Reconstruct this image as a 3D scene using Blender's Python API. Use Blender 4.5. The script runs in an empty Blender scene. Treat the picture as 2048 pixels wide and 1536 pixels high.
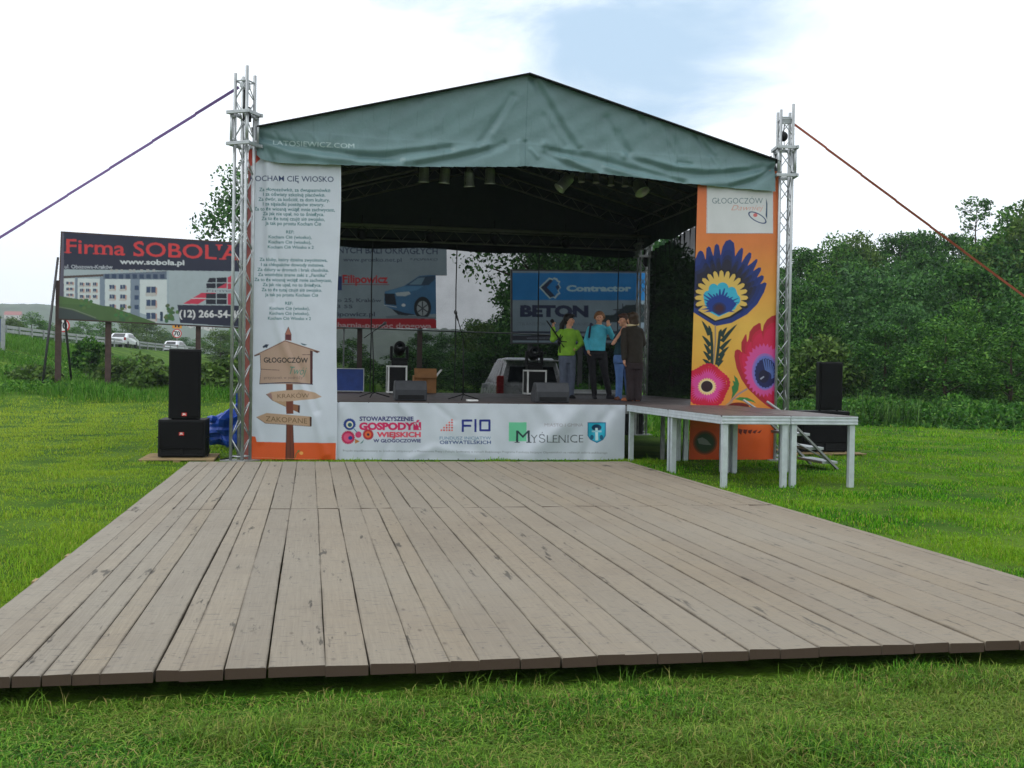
import bpy, bmesh, math, random
import numpy as np
from mathutils import Vector, Matrix
random.seed(7); rng = np.random.default_rng(7)
S = bpy.context.scene; COL = S.collection
R = math.radians

# ------------------------------------------------------------------ camera
EYE = 1.47; F_PX = 2111.0; YAW, PITCH, ROLL = 0.1891, -0.0121, 0.0164
cy, sy, cp, sp = math.cos(YAW), math.sin(YAW), math.cos(PITCH), math.sin(PITCH)
_f = np.array([sy*cp, cy*cp, sp]); _r = np.array([cy, -sy, 0.0]); _u = np.cross(_r, _f)
_c, _s = math.cos(ROLL), math.sin(ROLL)
CR, CU, CF = _c*_r + _s*_u, -_s*_r + _c*_u, _f
cam = bpy.data.cameras.new('camera'); camo = bpy.data.objects.new('camera', cam); COL.objects.link(camo)
cam.sensor_width = 36; cam.sensor_fit = 'HORIZONTAL'; cam.lens = 36*F_PX/2048
cam.clip_start = 0.1; cam.clip_end = 6000
camo.matrix_world = Matrix(((CR[0], CU[0], -CF[0], 0), (CR[1], CU[1], -CF[1], 0), (CR[2], CU[2], -CF[2], EYE), (0, 0, 0, 1)))
S.camera = camo

# ------------------------------------------------------------------ sky, sun, exposure
SUN_EL, SUN_AZ = R(58), R(-108)            # azimuth measured from +y towards +x
W = bpy.data.worlds.new('World'); S.world = W; W.use_nodes = True
nt = W.node_tree; nt.nodes.clear()
def N(t, kind, **kw):
    n = t.nodes.new(kind)
    for k, v in kw.items():
        if k == 'inp':
            for a, b in v.items(): n.inputs[a].default_value = b
        else: setattr(n, k, v)
    return n
sky = N(nt, 'ShaderNodeTexSky', sky_type='NISHITA', sun_disc=False, sun_elevation=SUN_EL, sun_rotation=SUN_AZ, dust_density=2.0)
tc = N(nt, 'ShaderNodeTexCoord')
mp = N(nt, 'ShaderNodeMapping', inp={'Scale': (1.0, 1.0, 2.2), 'Location': (.3, .1, .55)})
nz = N(nt, 'ShaderNodeTexNoise', inp={'Scale': 4.6, 'Detail': 7.0, 'Roughness': .55, 'Distortion': .35})
nt.links.new(tc.outputs['Generated'], mp.inputs[0]); nt.links.new(mp.outputs[0], nz.inputs['Vector'])
def dirmask(px, py, c0, c1):
    d = CF + CR*(px-1024)/F_PX - CU*(py-768)/F_PX; d = d/np.linalg.norm(d)
    dt = N(nt, 'ShaderNodeVectorMath', operation='DOT_PRODUCT'); dt.inputs[1].default_value = tuple(d)
    nm = N(nt, 'ShaderNodeVectorMath', operation='NORMALIZE'); nt.links.new(tc.outputs['Generated'], nm.inputs[0]); nt.links.new(nm.outputs[0], dt.inputs[0])
    mr = N(nt, 'ShaderNodeMapRange', interpolation_type='SMOOTHSTEP'); nt.links.new(dt.outputs['Value'], mr.inputs[0])
    mr.inputs[1].default_value = c0; mr.inputs[2].default_value = c1; return mr
m1 = dirmask(1230, -130, math.cos(.30), math.cos(.03))     # thinner cloud high ahead
ad = N(nt, 'ShaderNodeMath', operation='MULTIPLY_ADD', inp={1: .42, 2: -.20}); nt.links.new(m1.outputs[0], ad.inputs[0])
sm = N(nt, 'ShaderNodeMath', operation='ADD'); nt.links.new(nz.outputs[0], sm.inputs[0]); nt.links.new(ad.outputs[0], sm.inputs[1])
ms = N(nt, 'ShaderNodeMapRange', interpolation_type='SMOOTHSTEP', inp={1: .46, 2: .78}); nt.links.new(sm.outputs[0], ms.inputs[0])
# cloud brightness: bright deck, greyer undersides
nz2 = N(nt, 'ShaderNodeTexNoise', inp={'Scale': 4.5, 'Detail': 5.0}); nt.links.new(mp.outputs[0], nz2.inputs['Vector'])
cr = N(nt, 'ShaderNodeMix', data_type='RGBA'); nt.links.new(nz2.outputs[0], cr.inputs[0])
cr.inputs[6].default_value = (11.6, 12.3, 13.0, 1); cr.inputs[7].default_value = (13.6, 14.2, 14.8, 1)
skm = N(nt, 'ShaderNodeMix', data_type='RGBA', blend_type='MIX'); skm.inputs[0].default_value = .75
nt.links.new(sky.outputs[0], skm.inputs[6]); skm.inputs[7].default_value = (6.9, 9.3, 11.7, 1)
mx = N(nt, 'ShaderNodeMix', data_type='RGBA'); nt.links.new(ms.outputs[0], mx.inputs[0])
nt.links.new(cr.outputs[2], mx.inputs[6]); nt.links.new(skm.outputs[2], mx.inputs[7])
bg = N(nt, 'ShaderNodeBackground'); bg.inputs[1].default_value = .1
wo = N(nt, 'ShaderNodeOutputWorld'); nt.links.new(mx.outputs[2], bg.inputs[0]); nt.links.new(bg.outputs[0], wo.inputs[0])
sl = bpy.data.lights.new('sun', 'SUN'); sl.energy = 1.0; sl.angle = R(16); sl.color = (1, .985, .96)
so = bpy.data.objects.new('sun', sl); COL.objects.link(so)
sd = Vector((math.sin(SUN_AZ)*math.cos(SUN_EL), math.cos(SUN_AZ)*math.cos(SUN_EL), math.sin(SUN_EL)))
so.rotation_euler = sd.to_track_quat('Z', 'Y').to_euler(); so.location = sd*60
S.view_settings.view_transform = 'Standard'; S.view_settings.look = 'None'; S.view_settings.exposure = 0; S.view_settings.gamma = 1
S.render.engine = 'CYCLES'
S.cycles.max_bounces = 6; S.cycles.transparent_max_bounces = 24; S.cycles.use_denoising = True

# ------------------------------------------------------------------ helpers
def ray(px, py):
    px = np.asarray(px, float); py = np.asarray(py, float)
    return CF + np.multiply.outer((px-1024)/F_PX, CR) - np.multiply.outer((py-768)/F_PX, CU)
def at(px, py, Y=None, Z=None):
    d = ray(px, py); t = Y/d[..., 1] if Y is not None else (Z-EYE)/d[..., 2]
    return np.array([0, 0, EYE]) + d*np.asarray(t)[..., None]
def V3(a): return Vector((float(a[0]), float(a[1]), float(a[2])))
def lin(c):
    if isinstance(c, str): c = [int(c[i:i+2], 16) for i in (1, 3, 5)]
    c = np.array(c[:3], float)/255
    return np.where(c <= .04045, c/12.92, ((c+.055)/1.055)**2.4)
def tag(o, label=None, cat=None, group=None, kind=None):
    if label: o['label'] = label
    if cat: o['category'] = cat
    if group: o['group'] = group
    if kind: o['kind'] = kind
    return o
def thing(name, label, cat, loc=(0, 0, 0), group=None, rz=0):
    o = bpy.data.objects.new(name, None); COL.objects.link(o); o.location = [float(q) for q in loc]; o.rotation_euler = (0, 0, rz)
    o.empty_display_size = .2
    return tag(o, label, cat, group)
def copy_tree(o, parent=None):
    c = o.copy(); COL.objects.link(c); c.parent = parent
    for ch in o.children: copy_tree(ch, c)
    return c
def link_mesh(name, me, mats, parent=None, smooth=False):
    for m in (mats if isinstance(mats, (list, tuple)) else [mats]): me.materials.append(m)
    if smooth: me.polygons.foreach_set('use_smooth', np.ones(len(me.polygons), bool))
    o = bpy.data.objects.new(name, me); COL.objects.link(o)
    if parent is not None: o.parent = parent
    return o
def np_mesh(name, verts, quads=None, tris=None):
    me = bpy.data.meshes.new(name); verts = np.asarray(verts, np.float32)
    lt, lv = [], []
    if quads is not None and len(quads): lv.append(np.asarray(quads, np.int32).ravel()); lt.append(np.full(len(quads), 4, np.int32))
    if tris is not None and len(tris): lv.append(np.asarray(tris, np.int32).ravel()); lt.append(np.full(len(tris), 3, np.int32))
    lv = np.concatenate(lv); lt = np.concatenate(lt)
    me.vertices.add(len(verts)); me.vertices.foreach_set('co', verts.ravel())
    me.loops.add(len(lv)); me.loops.foreach_set('vertex_index', lv)
    me.polygons.add(len(lt)); st = np.concatenate([[0], np.cumsum(lt)[:-1]]).astype(np.int32)
    me.polygons.foreach_set('loop_start', st); me.polygons.foreach_set('loop_total', lt)
    me.update(calc_edges=True); me.validate(); return me
class MB:
    def __init__(s): s.v, s.f, s.m = [], [], []
    def add(s, vs, fs, m=0):
        b = len(s.v); s.v += [tuple(map(float, p)) for p in vs]; s.f += [tuple(b+i for i in f) for f in fs]; s.m += [m]*len(fs); return s
    def box(s, x0, x1, y0, y1, z0, z1, m=0):
        return s.add([(x0,y0,z0),(x1,y0,z0),(x1,y1,z0),(x0,y1,z0),(x0,y0,z1),(x1,y0,z1),(x1,y1,z1),(x0,y1,z1)],
                     [(0,3,2,1),(4,5,6,7),(0,1,5,4),(1,2,6,5),(2,3,7,6),(3,0,4,7)], m)
    def obox(s, c, ax, h, m=0):
        c = np.asarray(c, float); ax = [np.asarray(a, float)*k for a, k in zip(ax, h)]
        vs = [c+sx*ax[0]+sy_*ax[1]+sz*ax[2] for sz in (-1, 1) for sx, sy_ in ((-1,-1),(1,-1),(1,1),(-1,1))]
        return s.add(vs, [(0,3,2,1),(4,5,6,7),(0,1,5,4),(1,2,6,5),(2,3,7,6),(3,0,4,7)], m)
    def bar(s, p0, p1, w, t, m=0, up=(0, 0, 1)):
        p0 = np.asarray(p0, float); p1 = np.asarray(p1, float); d = p1-p0; L = np.linalg.norm(d); d /= L
        a = np.cross(d, up); n = np.linalg.norm(a)
        a = np.array([1., 0, 0]) if n < 1e-6 else a/n
        return s.obox((p0+p1)/2, (d, a, np.cross(a, d)), (L/2, w/2, t/2), m)
    def tube(s, p0, p1, r, r1=None, n=8, m=0, cap=True): return s.path([p0, p1], [r, r if r1 is None else r1], n, m, cap)
    def path(s, pts, rad, n=8, m=0, cap=True):
        pts = [np.asarray(p, float) for p in pts]
        if not isinstance(rad, (list, tuple, np.ndarray)): rad = [rad]*len(pts)
        vs, fs = [], []; a = None
        for i, p in enumerate(pts):
            d = pts[min(i+1, len(pts)-1)]-pts[max(i-1, 0)]; d = d/(np.linalg.norm(d)+1e-12)
            if a is None: a = np.cross(d, (0, 0, 1) if abs(d[2]) < .9 else (1, 0, 0))
            a = a-d*np.dot(a, d); a /= np.linalg.norm(a)+1e-12; b = np.cross(d, a)
            for k in range(n):
                t = 2*math.pi*k/n; vs.append(p+rad[i]*(math.cos(t)*a+math.sin(t)*b))
        for i in range(len(pts)-1):
            for k in range(n): fs.append((i*n+k, i*n+(k+1) % n, (i+1)*n+(k+1) % n, (i+1)*n+k))
        if cap: fs += [tuple(range(n-1, -1, -1)), tuple((len(pts)-1)*n+k for k in range(n))]
        return s.add(vs, fs, m)
    def lathe(s, prof, M=None, n=20, m=0):
        vs, fs = [], []
        for r, z in prof:
            for k in range(n):
                p = Vector((r*math.cos(2*math.pi*k/n), r*math.sin(2*math.pi*k/n), z)); vs.append(M @ p if M else p)
        for i in range(len(prof)-1):
            for k in range(n): fs.append((i*n+k, i*n+(k+1) % n, (i+1)*n+(k+1) % n, (i+1)*n+k))
        fs += [tuple(range(n-1, -1, -1)), tuple((len(prof)-1)*n+k for k in range(n))]
        return s.add(vs, fs, m)
    def ball(s, c, r, nu=14, nv=9, m=0):
        r = (r, r, r) if not hasattr(r, '__len__') else r; c = np.asarray(c, float); vs, fs = [], []
        for j in range(nv+1):
            for k in range(nu):
                a, b = math.pi*j/nv, 2*math.pi*k/nu
                vs.append(c+np.array([r[0]*math.sin(a)*math.cos(b), r[1]*math.sin(a)*math.sin(b), r[2]*math.cos(a)]))
        for j in range(nv):
            for k in range(nu): fs.append((j*nu+k, (j+1)*nu+k, (j+1)*nu+(k+1) % nu, j*nu+(k+1) % nu))
        return s.add(vs, fs, m)
    def prism(s, poly, O, U, Vv, D, m=0):
        O, U, Vv, D = [np.asarray(q, float) for q in (O, U, Vv, D)]; n = len(poly)
        a = [O+U*x+Vv*y for x, y in poly]; b = [p+D for p in a]
        return s.add(a+b, [tuple(range(n-1, -1, -1)), tuple(range(n, 2*n))]+[(i, (i+1) % n, n+(i+1) % n, n+i) for i in range(n)], m)
    def build(s, name, mats, parent=None, smooth=False, bevel=0, seg=2):
        o0 = np.array(parent.matrix_basis.translation) if parent is not None else np.zeros(3)
        pp = parent.parent if parent is not None else None
        while pp is not None: o0 = o0+np.array(pp.matrix_basis.translation); pp = pp.parent
        me = bpy.data.meshes.new(name); me.from_pydata([tuple(np.array(p)-o0) for p in s.v], [], s.f); me.update()
        bm = bmesh.new(); bm.from_mesh(me); bmesh.ops.recalc_face_normals(bm, faces=bm.faces); bm.to_mesh(me); bm.free()
        o = link_mesh(name, me, mats, parent, smooth)
        if isinstance(mats, (list, tuple)) and len(s.m) == len(me.polygons): me.polygons.foreach_set('material_index', s.m)
        if bevel:
            b = o.modifiers.new('bevel', 'BEVEL'); b.width = bevel; b.segments = seg; b.limit_method = 'ANGLE'; b.angle_limit = R(40)
        return o

# ------------------------------------------------------------------ materials
def newmat(name):
    m = bpy.data.materials.new(name); m.use_nodes = True; t = m.node_tree
    return m, t, t.nodes['Principled BSDF'], t.nodes['Material Output']
def mixc(t, fac, a, b, blend='MIX'):
    n = N(t, 'ShaderNodeMix', data_type='RGBA', blend_type=blend)
    for i, q in ((0, fac), (6, a), (7, b)):
        if hasattr(q, 'links') or isinstance(q, bpy.types.NodeSocket): t.links.new(q, n.inputs[i])
        elif i == 0: n.inputs[0].default_value = q
        else: n.inputs[i].default_value = tuple(q)+(1,) if len(q) == 3 else tuple(q)
    return n.outputs[2]
def noise(t, scale, detail=4, rough=.55, sc=(1, 1, 1), out=0, dist=0, coord='Object'):
    c = N(t, 'ShaderNodeTexCoord'); m = N(t, 'ShaderNodeMapping', inp={'Scale': sc}); n = N(t, 'ShaderNodeTexNoise', inp={'Scale': scale, 'Detail': detail, 'Roughness': rough, 'Distortion': dist})
    t.links.new(c.outputs[coord], m.inputs[0]); t.links.new(m.outputs[0], n.inputs['Vector']); return n.outputs[out]
def mrange(t, s, a, b, c=0, d=1):
    n = N(t, 'ShaderNodeMapRange', inp={1: a, 2: b, 3: c, 4: d}); t.links.new(s, n.inputs[0]); return n.outputs[0]
def bump(t, p, s, k, d=.01):
    b = N(t, 'ShaderNodeBump', inp={'Strength': k, 'Distance': d}); t.links.new(s, b.inputs['Height']); t.links.new(b.outputs[0], p.inputs['Normal'])
def mat(name, col, rough=.6, metal=0, var=.18, scale=6, bmp=0, bscale=60, spec=.4):
    m, t, p, o = newmat(name); c = lin(col)
    f = mrange(t, noise(t, scale), .3, .7)
    t.links.new(mixc(t, f, c*(1-var), np.minimum(c*(1+var), 1)), p.inputs['Base Color'])
    rr = mrange(t, noise(t, scale*2.3), .3, .7, max(rough-.08, .05), min(rough+.08, 1)); t.links.new(rr, p.inputs['Roughness'])
    p.inputs['Metallic'].default_value = metal; p.inputs['Specular IOR Level'].default_value = spec
    if bmp: bump(t, p, noise(t, bscale, 3), bmp)
    return m
def island(t): return N(t, 'ShaderNodeNewGeometry').outputs['Random Per Island']
def ramp(t, s, stops):
    r = N(t, 'ShaderNodeValToRGB'); e = r.color_ramp.elements
    while len(e) < len(stops): e.new(.5)
    for q, (pos, c) in zip(e, stops): q.position = pos; q.color = tuple(lin(c))+(1,)
    t.links.new(s, r.inputs[0]); return r.outputs[0]
def leafmat(name, stops, trans=.25, patch=None, pscale=.5, rough=.6, spec=.25, dry=0.0):
    m, t, p, o = newmat(name); c = ramp(t, island(t), stops)
    if patch is not None:
        f = mrange(t, noise(t, pscale, 3, coord='Object'), .4, .66, 0, .6)
        tcx = N(t, 'ShaderNodeTexCoord'); sxx = N(t, 'ShaderNodeSeparateXYZ'); t.links.new(tcx.outputs['Object'], sxx.inputs[0])
        c = mixc(t, f, c, lin(patch)); c = mixc(t, mrange(t, sxx.outputs[0], 2, -6, 0, dry), c, lin((172, 184, 66)))
    t.links.new(c, p.inputs['Base Color']); p.inputs['Roughness'].default_value = rough; p.inputs['Specular IOR Level'].default_value = spec
    tr = N(t, 'ShaderNodeBsdfTranslucent'); t.links.new(c, tr.inputs[0])
    ms_ = N(t, 'ShaderNodeMixShader', inp={0: trans}); t.links.new(p.outputs[0], ms_.inputs[1]); t.links.new(tr.outputs[0], ms_.inputs[2]); t.links.new(ms_.outputs[0], o.inputs[0])
    return m
def artmat(name, rough=.5, spec=.3, trans=.12, bmp=.12, bscale=300):
    m, t, p, o = newmat(name); a = N(t, 'ShaderNodeAttribute', attribute_name='art')
    dirt = mrange(t, noise(t, 3, 5), .3, .75, .93, 1.03)
    mm = N(t, 'ShaderNodeVectorMath', operation='SCALE'); t.links.new(a.outputs['Color'], mm.inputs[0]); t.links.new(dirt, mm.inputs['Scale'])
    t.links.new(mm.outputs[0], p.inputs['Base Color']); p.inputs['Roughness'].default_value = rough; p.inputs['Specular IOR Level'].default_value = spec
    if bmp: bump(t, p, noise(t, bscale, 2), bmp, .002)
    if trans:
        tr = N(t, 'ShaderNodeBsdfTranslucent'); t.links.new(mm.outputs[0], tr.inputs[0])
        ms_ = N(t, 'ShaderNodeMixShader', inp={0: trans}); t.links.new(p.outputs[0], ms_.inputs[1]); t.links.new(tr.outputs[0], ms_.inputs[2]); t.links.new(ms_.outputs[0], o.inputs[0])
    return m
M = {}
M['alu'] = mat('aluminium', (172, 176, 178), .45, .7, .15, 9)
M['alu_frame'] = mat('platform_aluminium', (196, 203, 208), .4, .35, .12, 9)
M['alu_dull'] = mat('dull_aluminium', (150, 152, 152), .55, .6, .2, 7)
M['black'] = mat('black_paint', (15, 15, 17), .6, 0, .3, 12, spec=.25)
M['grille'] = mat('speaker_grille', (11, 11, 13), .8, 0, .4, 220, .35, 260, .2)
M['red'] = mat('red_badge', (200, 40, 35), .4)
M['white'] = mat('white_paint', (225, 225, 222), .5)
M['floorbrown'] = mat('stage_plywood', (62, 50, 46), .5, 0, .25, 3, .1, 90)
M['steel'] = mat('dark_steel', (70, 70, 72), .5, .5)
M['rope'] = mat('black_rope', (14, 16, 18), .8)
M['rubber'] = mat('rubber', (16, 16, 17), .8)
M['pallet'] = mat('pale_timber', (150, 128, 92), .8, 0, .25, 5, .3, 40)
M['blue_tarp'] = mat('blue_tarpaulin', (18, 62, 150), .38, 0, .2, 5)
M['strap'] = mat('orange_webbing', (150, 76, 56), .7, 0, .15, 30)
M['strapd'] = mat('dark_webbing', (104, 78, 132), .7, 0, .15, 30)
M['lamp_can'] = mat('polished_lamp_can', (170, 172, 160), .35, .85, .15, 10)
M['glass'] = mat('dark_glass', (16, 20, 24), .12, 0, .1, 2, spec=.8)
M['carwhite'] = mat('white_car_paint', (215, 218, 222), .22, 0, .04, 2, spec=.6)
M['carsilver'] = mat('silver_car_paint', (165, 168, 172), .28, .35, .05, 2, spec=.6)
M['taillight'] = mat('red_lens', (140, 14, 18), .25)
M['card'] = mat('cardboard', (165, 118, 76), .85, 0, .15, 5)
M['bluecase'] = mat('blue_case', (34, 62, 130), .45)
M['postwood'] = mat('brown_post', (74, 56, 52), .75, 0, .25, 5)
M['rail'] = mat('galvanised_rail', (160, 164, 165), .5, .5)
M['skirt'] = mat('black_cloth', (20, 21, 21), .9, 0, .3, 4)
M['asphalt'] = mat('asphalt', (74, 75, 78), .9, 0, .15, 3, .2, 60)
M['skin'] = mat('skin', (205, 150, 122), .5, 0, .08, 12)
M['bark'] = mat('bark', (66, 55, 44), .9, 0, .35, 6, .8, 25)

# ------------------------------------------------------------------ printed artwork: drawn in code onto the vertices of a fine mesh
_glyph = {}
def text_tris(s, bold=0.0, shear=0.0, space=1.0):
    k = (s, bold, shear, space)
    if k not in _glyph:
        cu = bpy.data.curves.new('lettering', 'FONT'); cu.body = s; cu.size = 1; cu.offset = bold; cu.shear = shear; cu.resolution_u = 3; cu.space_character = space
        o = bpy.data.objects.new('lettering', cu); COL.objects.link(o)
        dg = bpy.context.evaluated_depsgraph_get(); ev = o.evaluated_get(dg); me = ev.to_mesh(); me.calc_loop_triangles()
        v = np.zeros(len(me.vertices)*3); me.vertices.foreach_get('co', v); t = np.zeros(len(me.loop_triangles)*3, np.int32); me.loop_triangles.foreach_get('vertices', t)
        _glyph[k] = (v.reshape(-1, 3)[:, :2].copy(), t.reshape(-1, 3).copy()); ev.to_mesh_clear()
        bpy.data.objects.remove(o); bpy.data.curves.remove(cu)
    return _glyph[k]
CAP = 0.729
class Canvas:
    """flat sheet: origin O (top left), unit axes U (right) and D (down), size w x h metres"""
    def __init__(s, O, U, D, w, h, ppm, base, SS=3, conv=None):
        s.O, s.U, s.D = [np.asarray(q, float) for q in (O, U, D)]; s.Nn = np.cross(s.U, s.D); s.w, s.h = w, h
        s.nx, s.ny = int(round(w*ppm)), int(round(h*ppm)); s.SS = SS; s.k = ppm*SS
        s.a = np.empty((s.ny*SS, s.nx*SS, 3), np.float32); s.a[:] = lin(base); s.conv = conv
    def uv(s, p):                                   # drawing coordinates -> metres on the sheet
        p = np.asarray(p, float)
        q = s.conv(p) if s.conv else p
        d = ray(q[..., 0], q[..., 1]); e = np.array([0, 0, EYE]); t = ((s.O-e) @ s.Nn)/(d @ s.Nn)
        X = e+d*t[..., None]-s.O
        return np.stack([X @ s.U, X @ s.D], -1)
    def fillmask(s, P, col, alpha=1.0, grad=None):
        P = np.asarray(P)*s.k; x0, y0 = np.maximum(np.floor(P.min(0)).astype(int), 0); x1, y1 = np.minimum(np.ceil(P.max(0)).astype(int)+1, (s.a.shape[1], s.a.shape[0]))
        if x1 <= x0 or y1 <= y0: return
        xx, yy = np.meshgrid(np.arange(x0, x1)+.5, np.arange(y0, y1)+.5); ins = np.zeros(xx.shape, bool)
        n = len(P); j = n-1
        for i in range(n):
            (xi, yi), (xj, yj) = P[i], P[j]
            if yi != yj:
                c = ((yi > yy) != (yj > yy)) & (xx < (xj-xi)*(yy-yi)/(yj-yi)+xi); ins ^= c
            j = i
        sub = s.a[y0:y1, x0:x1]; sub[ins] = sub[ins]*(1-alpha)+lin(col)*alpha
    def poly(s, pts, col, alpha=1.0): s.fillmask(s.uv(pts), col, alpha)
    def ell(s, cx, cy, rx, ry, col, rot=0, n=48, alpha=1.0):
        t = np.linspace(0, 2*np.pi, n, endpoint=False); x, y = rx*np.cos(t), ry*np.sin(t); c, q = math.cos(rot), math.sin(rot)
        s.poly(np.stack([cx+x*c-y*q, cy+x*q+y*c], -1), col, alpha)
    def line(s, pts, wid, col, alpha=1.0):
        pts = np.asarray(pts, float)
        for a, b in zip(pts[:-1], pts[1:]):
            d = b-a; d = d/(np.linalg.norm(d)+1e-9); n = np.array([-d[1], d[0]])*wid/2; e = d*wid*.3
            s.poly([a-e+n, b+e+n, b+e-n, a-e-n], col, alpha)
    def rect(s, x0, y0, x1, y1, col, alpha=1.0): s.poly([(x0, y0), (x1, y0), (x1, y1), (x0, y1)], col, alpha)
    def vgrad(s, stops):                            # a printed colour ramp running down the sheet
        ys = [s.uv(np.array([[stops[0][0], y]]))[0, 1] for _, y, _ in stops]; cs = np.array([lin(c) for _, _, c in stops])
        yy = (np.arange(s.a.shape[0])+.5)/s.k
        for k in range(3): s.a[:, :, k] = np.interp(yy, ys, cs[:, k])[:, None]
    def text(s, string, x0, x1, ytop, ybase, col, bold=0.0, shear=0.0, slope=0.0, alpha=1.0, serif=False):
        v, t = text_tris(string, bold, shear)
        if not len(t): return
        lo, hi = v[:, 0].min(), v[:, 0].max()
        px = np.stack([x0+(v[:, 0]-lo)/(hi-lo)*(x1-x0), ybase-v[:, 1]/CAP*(ybase-ytop)], -1); px[:, 1] += (px[:, 0]-x0)*slope
        s.tris(s.uv(px)*s.k, t, col, alpha)
    def tris(s, P, t, col, alpha=1.0):
        H, Wd = s.a.shape[:2]; c = lin(col); mask = np.zeros((H, Wd), bool) if len(t) > 0 else None
        for i in t:
            A, B, C_ = P[i]; x0, y0 = np.floor(np.minimum(np.minimum(A, B), C_)).astype(int); x1, y1 = np.ceil(np.maximum(np.maximum(A, B), C_)).astype(int)+1
            x0, y0 = max(x0, 0), max(y0, 0); x1, y1 = min(x1, Wd), min(y1, H)
            if x1 <= x0 or y1 <= y0: continue
            xx = np.arange(x0, x1)[None, :]+.5; yy = np.arange(y0, y1)[:, None]+.5
            e0 = (B[0]-A[0])*(yy-A[1])-(B[1]-A[1])*(xx-A[0]); e1 = (C_[0]-B[0])*(yy-B[1])-(C_[1]-B[1])*(xx-B[0]); e2 = (A[0]-C_[0])*(yy-C_[1])-(A[1]-C_[1])*(xx-C_[0])
            mask[y0:y1, x0:x1] |= ((e0 >= 0) & (e1 >= 0) & (e2 >= 0)) | ((e0 <= 0) & (e1 <= 0) & (e2 <= 0))
        s.a[mask] = s.a[mask]*(1-alpha)+c*alpha
    def speckle(s, amt):
        n = rng.normal(0, amt, s.a.shape[:2]).astype(np.float32); s.a *= (1+n)[..., None]
    def mesh(s, name, mats, parent=None, disp=None, keep=None, thick=0.0):
        q = s.a.reshape(s.ny, s.SS, s.nx, s.SS, 3).mean((1, 3))
        u = (np.arange(s.nx+1)/s.nx*s.w); v = (np.arange(s.ny+1)/s.ny*s.h); uu, vv = np.meshgrid(u, v)
        d = disp(uu, vv) if disp is not None else np.zeros_like(uu)
        off = d[..., None]*(-s.Nn) if d.ndim == 2 else d[..., 0, None]*s.U+d[..., 1, None]*s.D+d[..., 2, None]*(-s.Nn)
        P = s.O+uu[..., None]*s.U+vv[..., None]*s.D+off
        i = np.arange((s.nx+1)*(s.ny+1)).reshape(s.ny+1, s.nx+1)
        F = np.stack([i[:-1, :-1], i[1:, :-1], i[1:, 1:], i[:-1, 1:]], -1).reshape(-1, 4)
        if keep is not None:
            kk = keep((uu[:-1, :-1]+uu[1:, 1:])/2, (vv[:-1, :-1]+vv[1:, 1:])/2).ravel(); F = F[kk]
        o0 = np.array(parent.location) if parent is not None else np.zeros(3)
        me = np_mesh(name, (P-o0).reshape(-1, 3), F)
        at_ = me.color_attributes.new('art', 'FLOAT_COLOR', 'POINT')
        vc = np.ones((s.ny+1, s.nx+1, 4), np.float32)
        pad = np.pad(q, ((0, 1), (0, 1), (0, 0)), 'edge'); vc[..., :3] = pad
        at_.data.foreach_set('color', vc.ravel())
        return link_mesh(name, me, mats, parent, True)
def seg_dist(X, Y, pts):
    best = np.full(X.shape, 1e9)
    for a, b in zip(pts[:-1], pts[1:]):
        dx, dy = b[0]-a[0], b[1]-a[1]; L = dx*dx+dy*dy+1e-12
        t = np.clip(((X-a[0])*dx+(Y-a[1])*dy)/L, 0, 1); best = np.minimum(best, (X-a[0]-t*dx)**2+(Y-a[1]-t*dy)**2)
    return np.sqrt(best)
def crop(x0, y0, k): return lambda p: np.stack([x0+p[..., 0]*k, y0+p[..., 1]*k], -1)

# ------------------------------------------------------------------ key dimensions (stage frame: x along the stage front, y away from the camera)
Y0, YB = 17.10, 24.3            # stage front, stage back
ZS = 0.945                      # stage floor
TXL, TXR, TH = -1.06, 7.99, 6.07
ZE, ZP, XPK = 5.19, 6.35, 3.465
DZ = 0.136; DXL, DXR, DY0, DYS = -1.648, 4.73, 4.79, 10.17
DY1 = float((at(376, 926, Z=DZ)[1]+at(1262, 928, Z=DZ)[1])/2)+.32

# ------------------------------------------------------------------ ground, road, hills
def sstep(x, a, b): t = np.clip((x-a)/(b-a), 0, 1); return t*t*(3-2*t)
def xrail(y): q = np.asarray(y, float); return np.where(q < 170, -20.7+.0657*(q-77)+.00123*(q-77)*(q-112)*(q > 60), -20.7+.0657*93+.00123*93*58+.25*(q-170))
def hgt(x, y):
    x = np.asarray(x, float); y = np.asarray(y, float)
    d = x-xrail(y); top = 2.95-.25*sstep(y, 90, 160)
    road = np.where(d < .6, top*(1-sstep(-d, 14, 40)*.6), top*np.exp(-(np.maximum(d-.6, 0)/8.2)**1.35))
    road = road*sstep(y, 33, 62)*(1-sstep(y, 260, 420))
    ang = np.arctan2(x, y)
    wood = 6.5*sstep(np.hypot(x, y), 43, 105)*sstep(ang, .12, .40)
    bank = .35*sstep(y, 34, 40)*(1-sstep(x, 2, 8))*sstep(x, -60, -2)
    return road+wood+bank
def axis(lo, hi, step, far, k=1.25):
    a = list(np.arange(lo, hi+.01, step)); q = step
    while a[-1] < far: q *= k; a.append(min(a[-1]+q, far))
    q = step; b = [lo]
    while b[-1] > -far: q *= k; b.append(max(b[-1]-q, -far))
    return np.array(b[1:][::-1]+a)
gx, gy = axis(-32, 48, 1.0, 1650), axis(-6, 150, 1.0, 1650)
GX, GY = np.meshgrid(gx, gy)
ii = np.arange(len(gx)*len(gy)).reshape(len(gy), len(gx))
gq = np.stack([ii[:-1, :-1], ii[:-1, 1:], ii[1:, 1:], ii[1:, :-1]], -1).reshape(-1, 4)
m, t, p, o = newmat('meadow_ground')
c1 = mixc(t, mrange(t, noise(t, .55, 6), .35, .65), lin((46, 82, 16)), lin((88, 118, 30)))
c2 = mixc(t, mrange(t, noise(t, 9, 5), .5, .72, 0, .5), c1, lin((60, 56, 28)))
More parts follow.
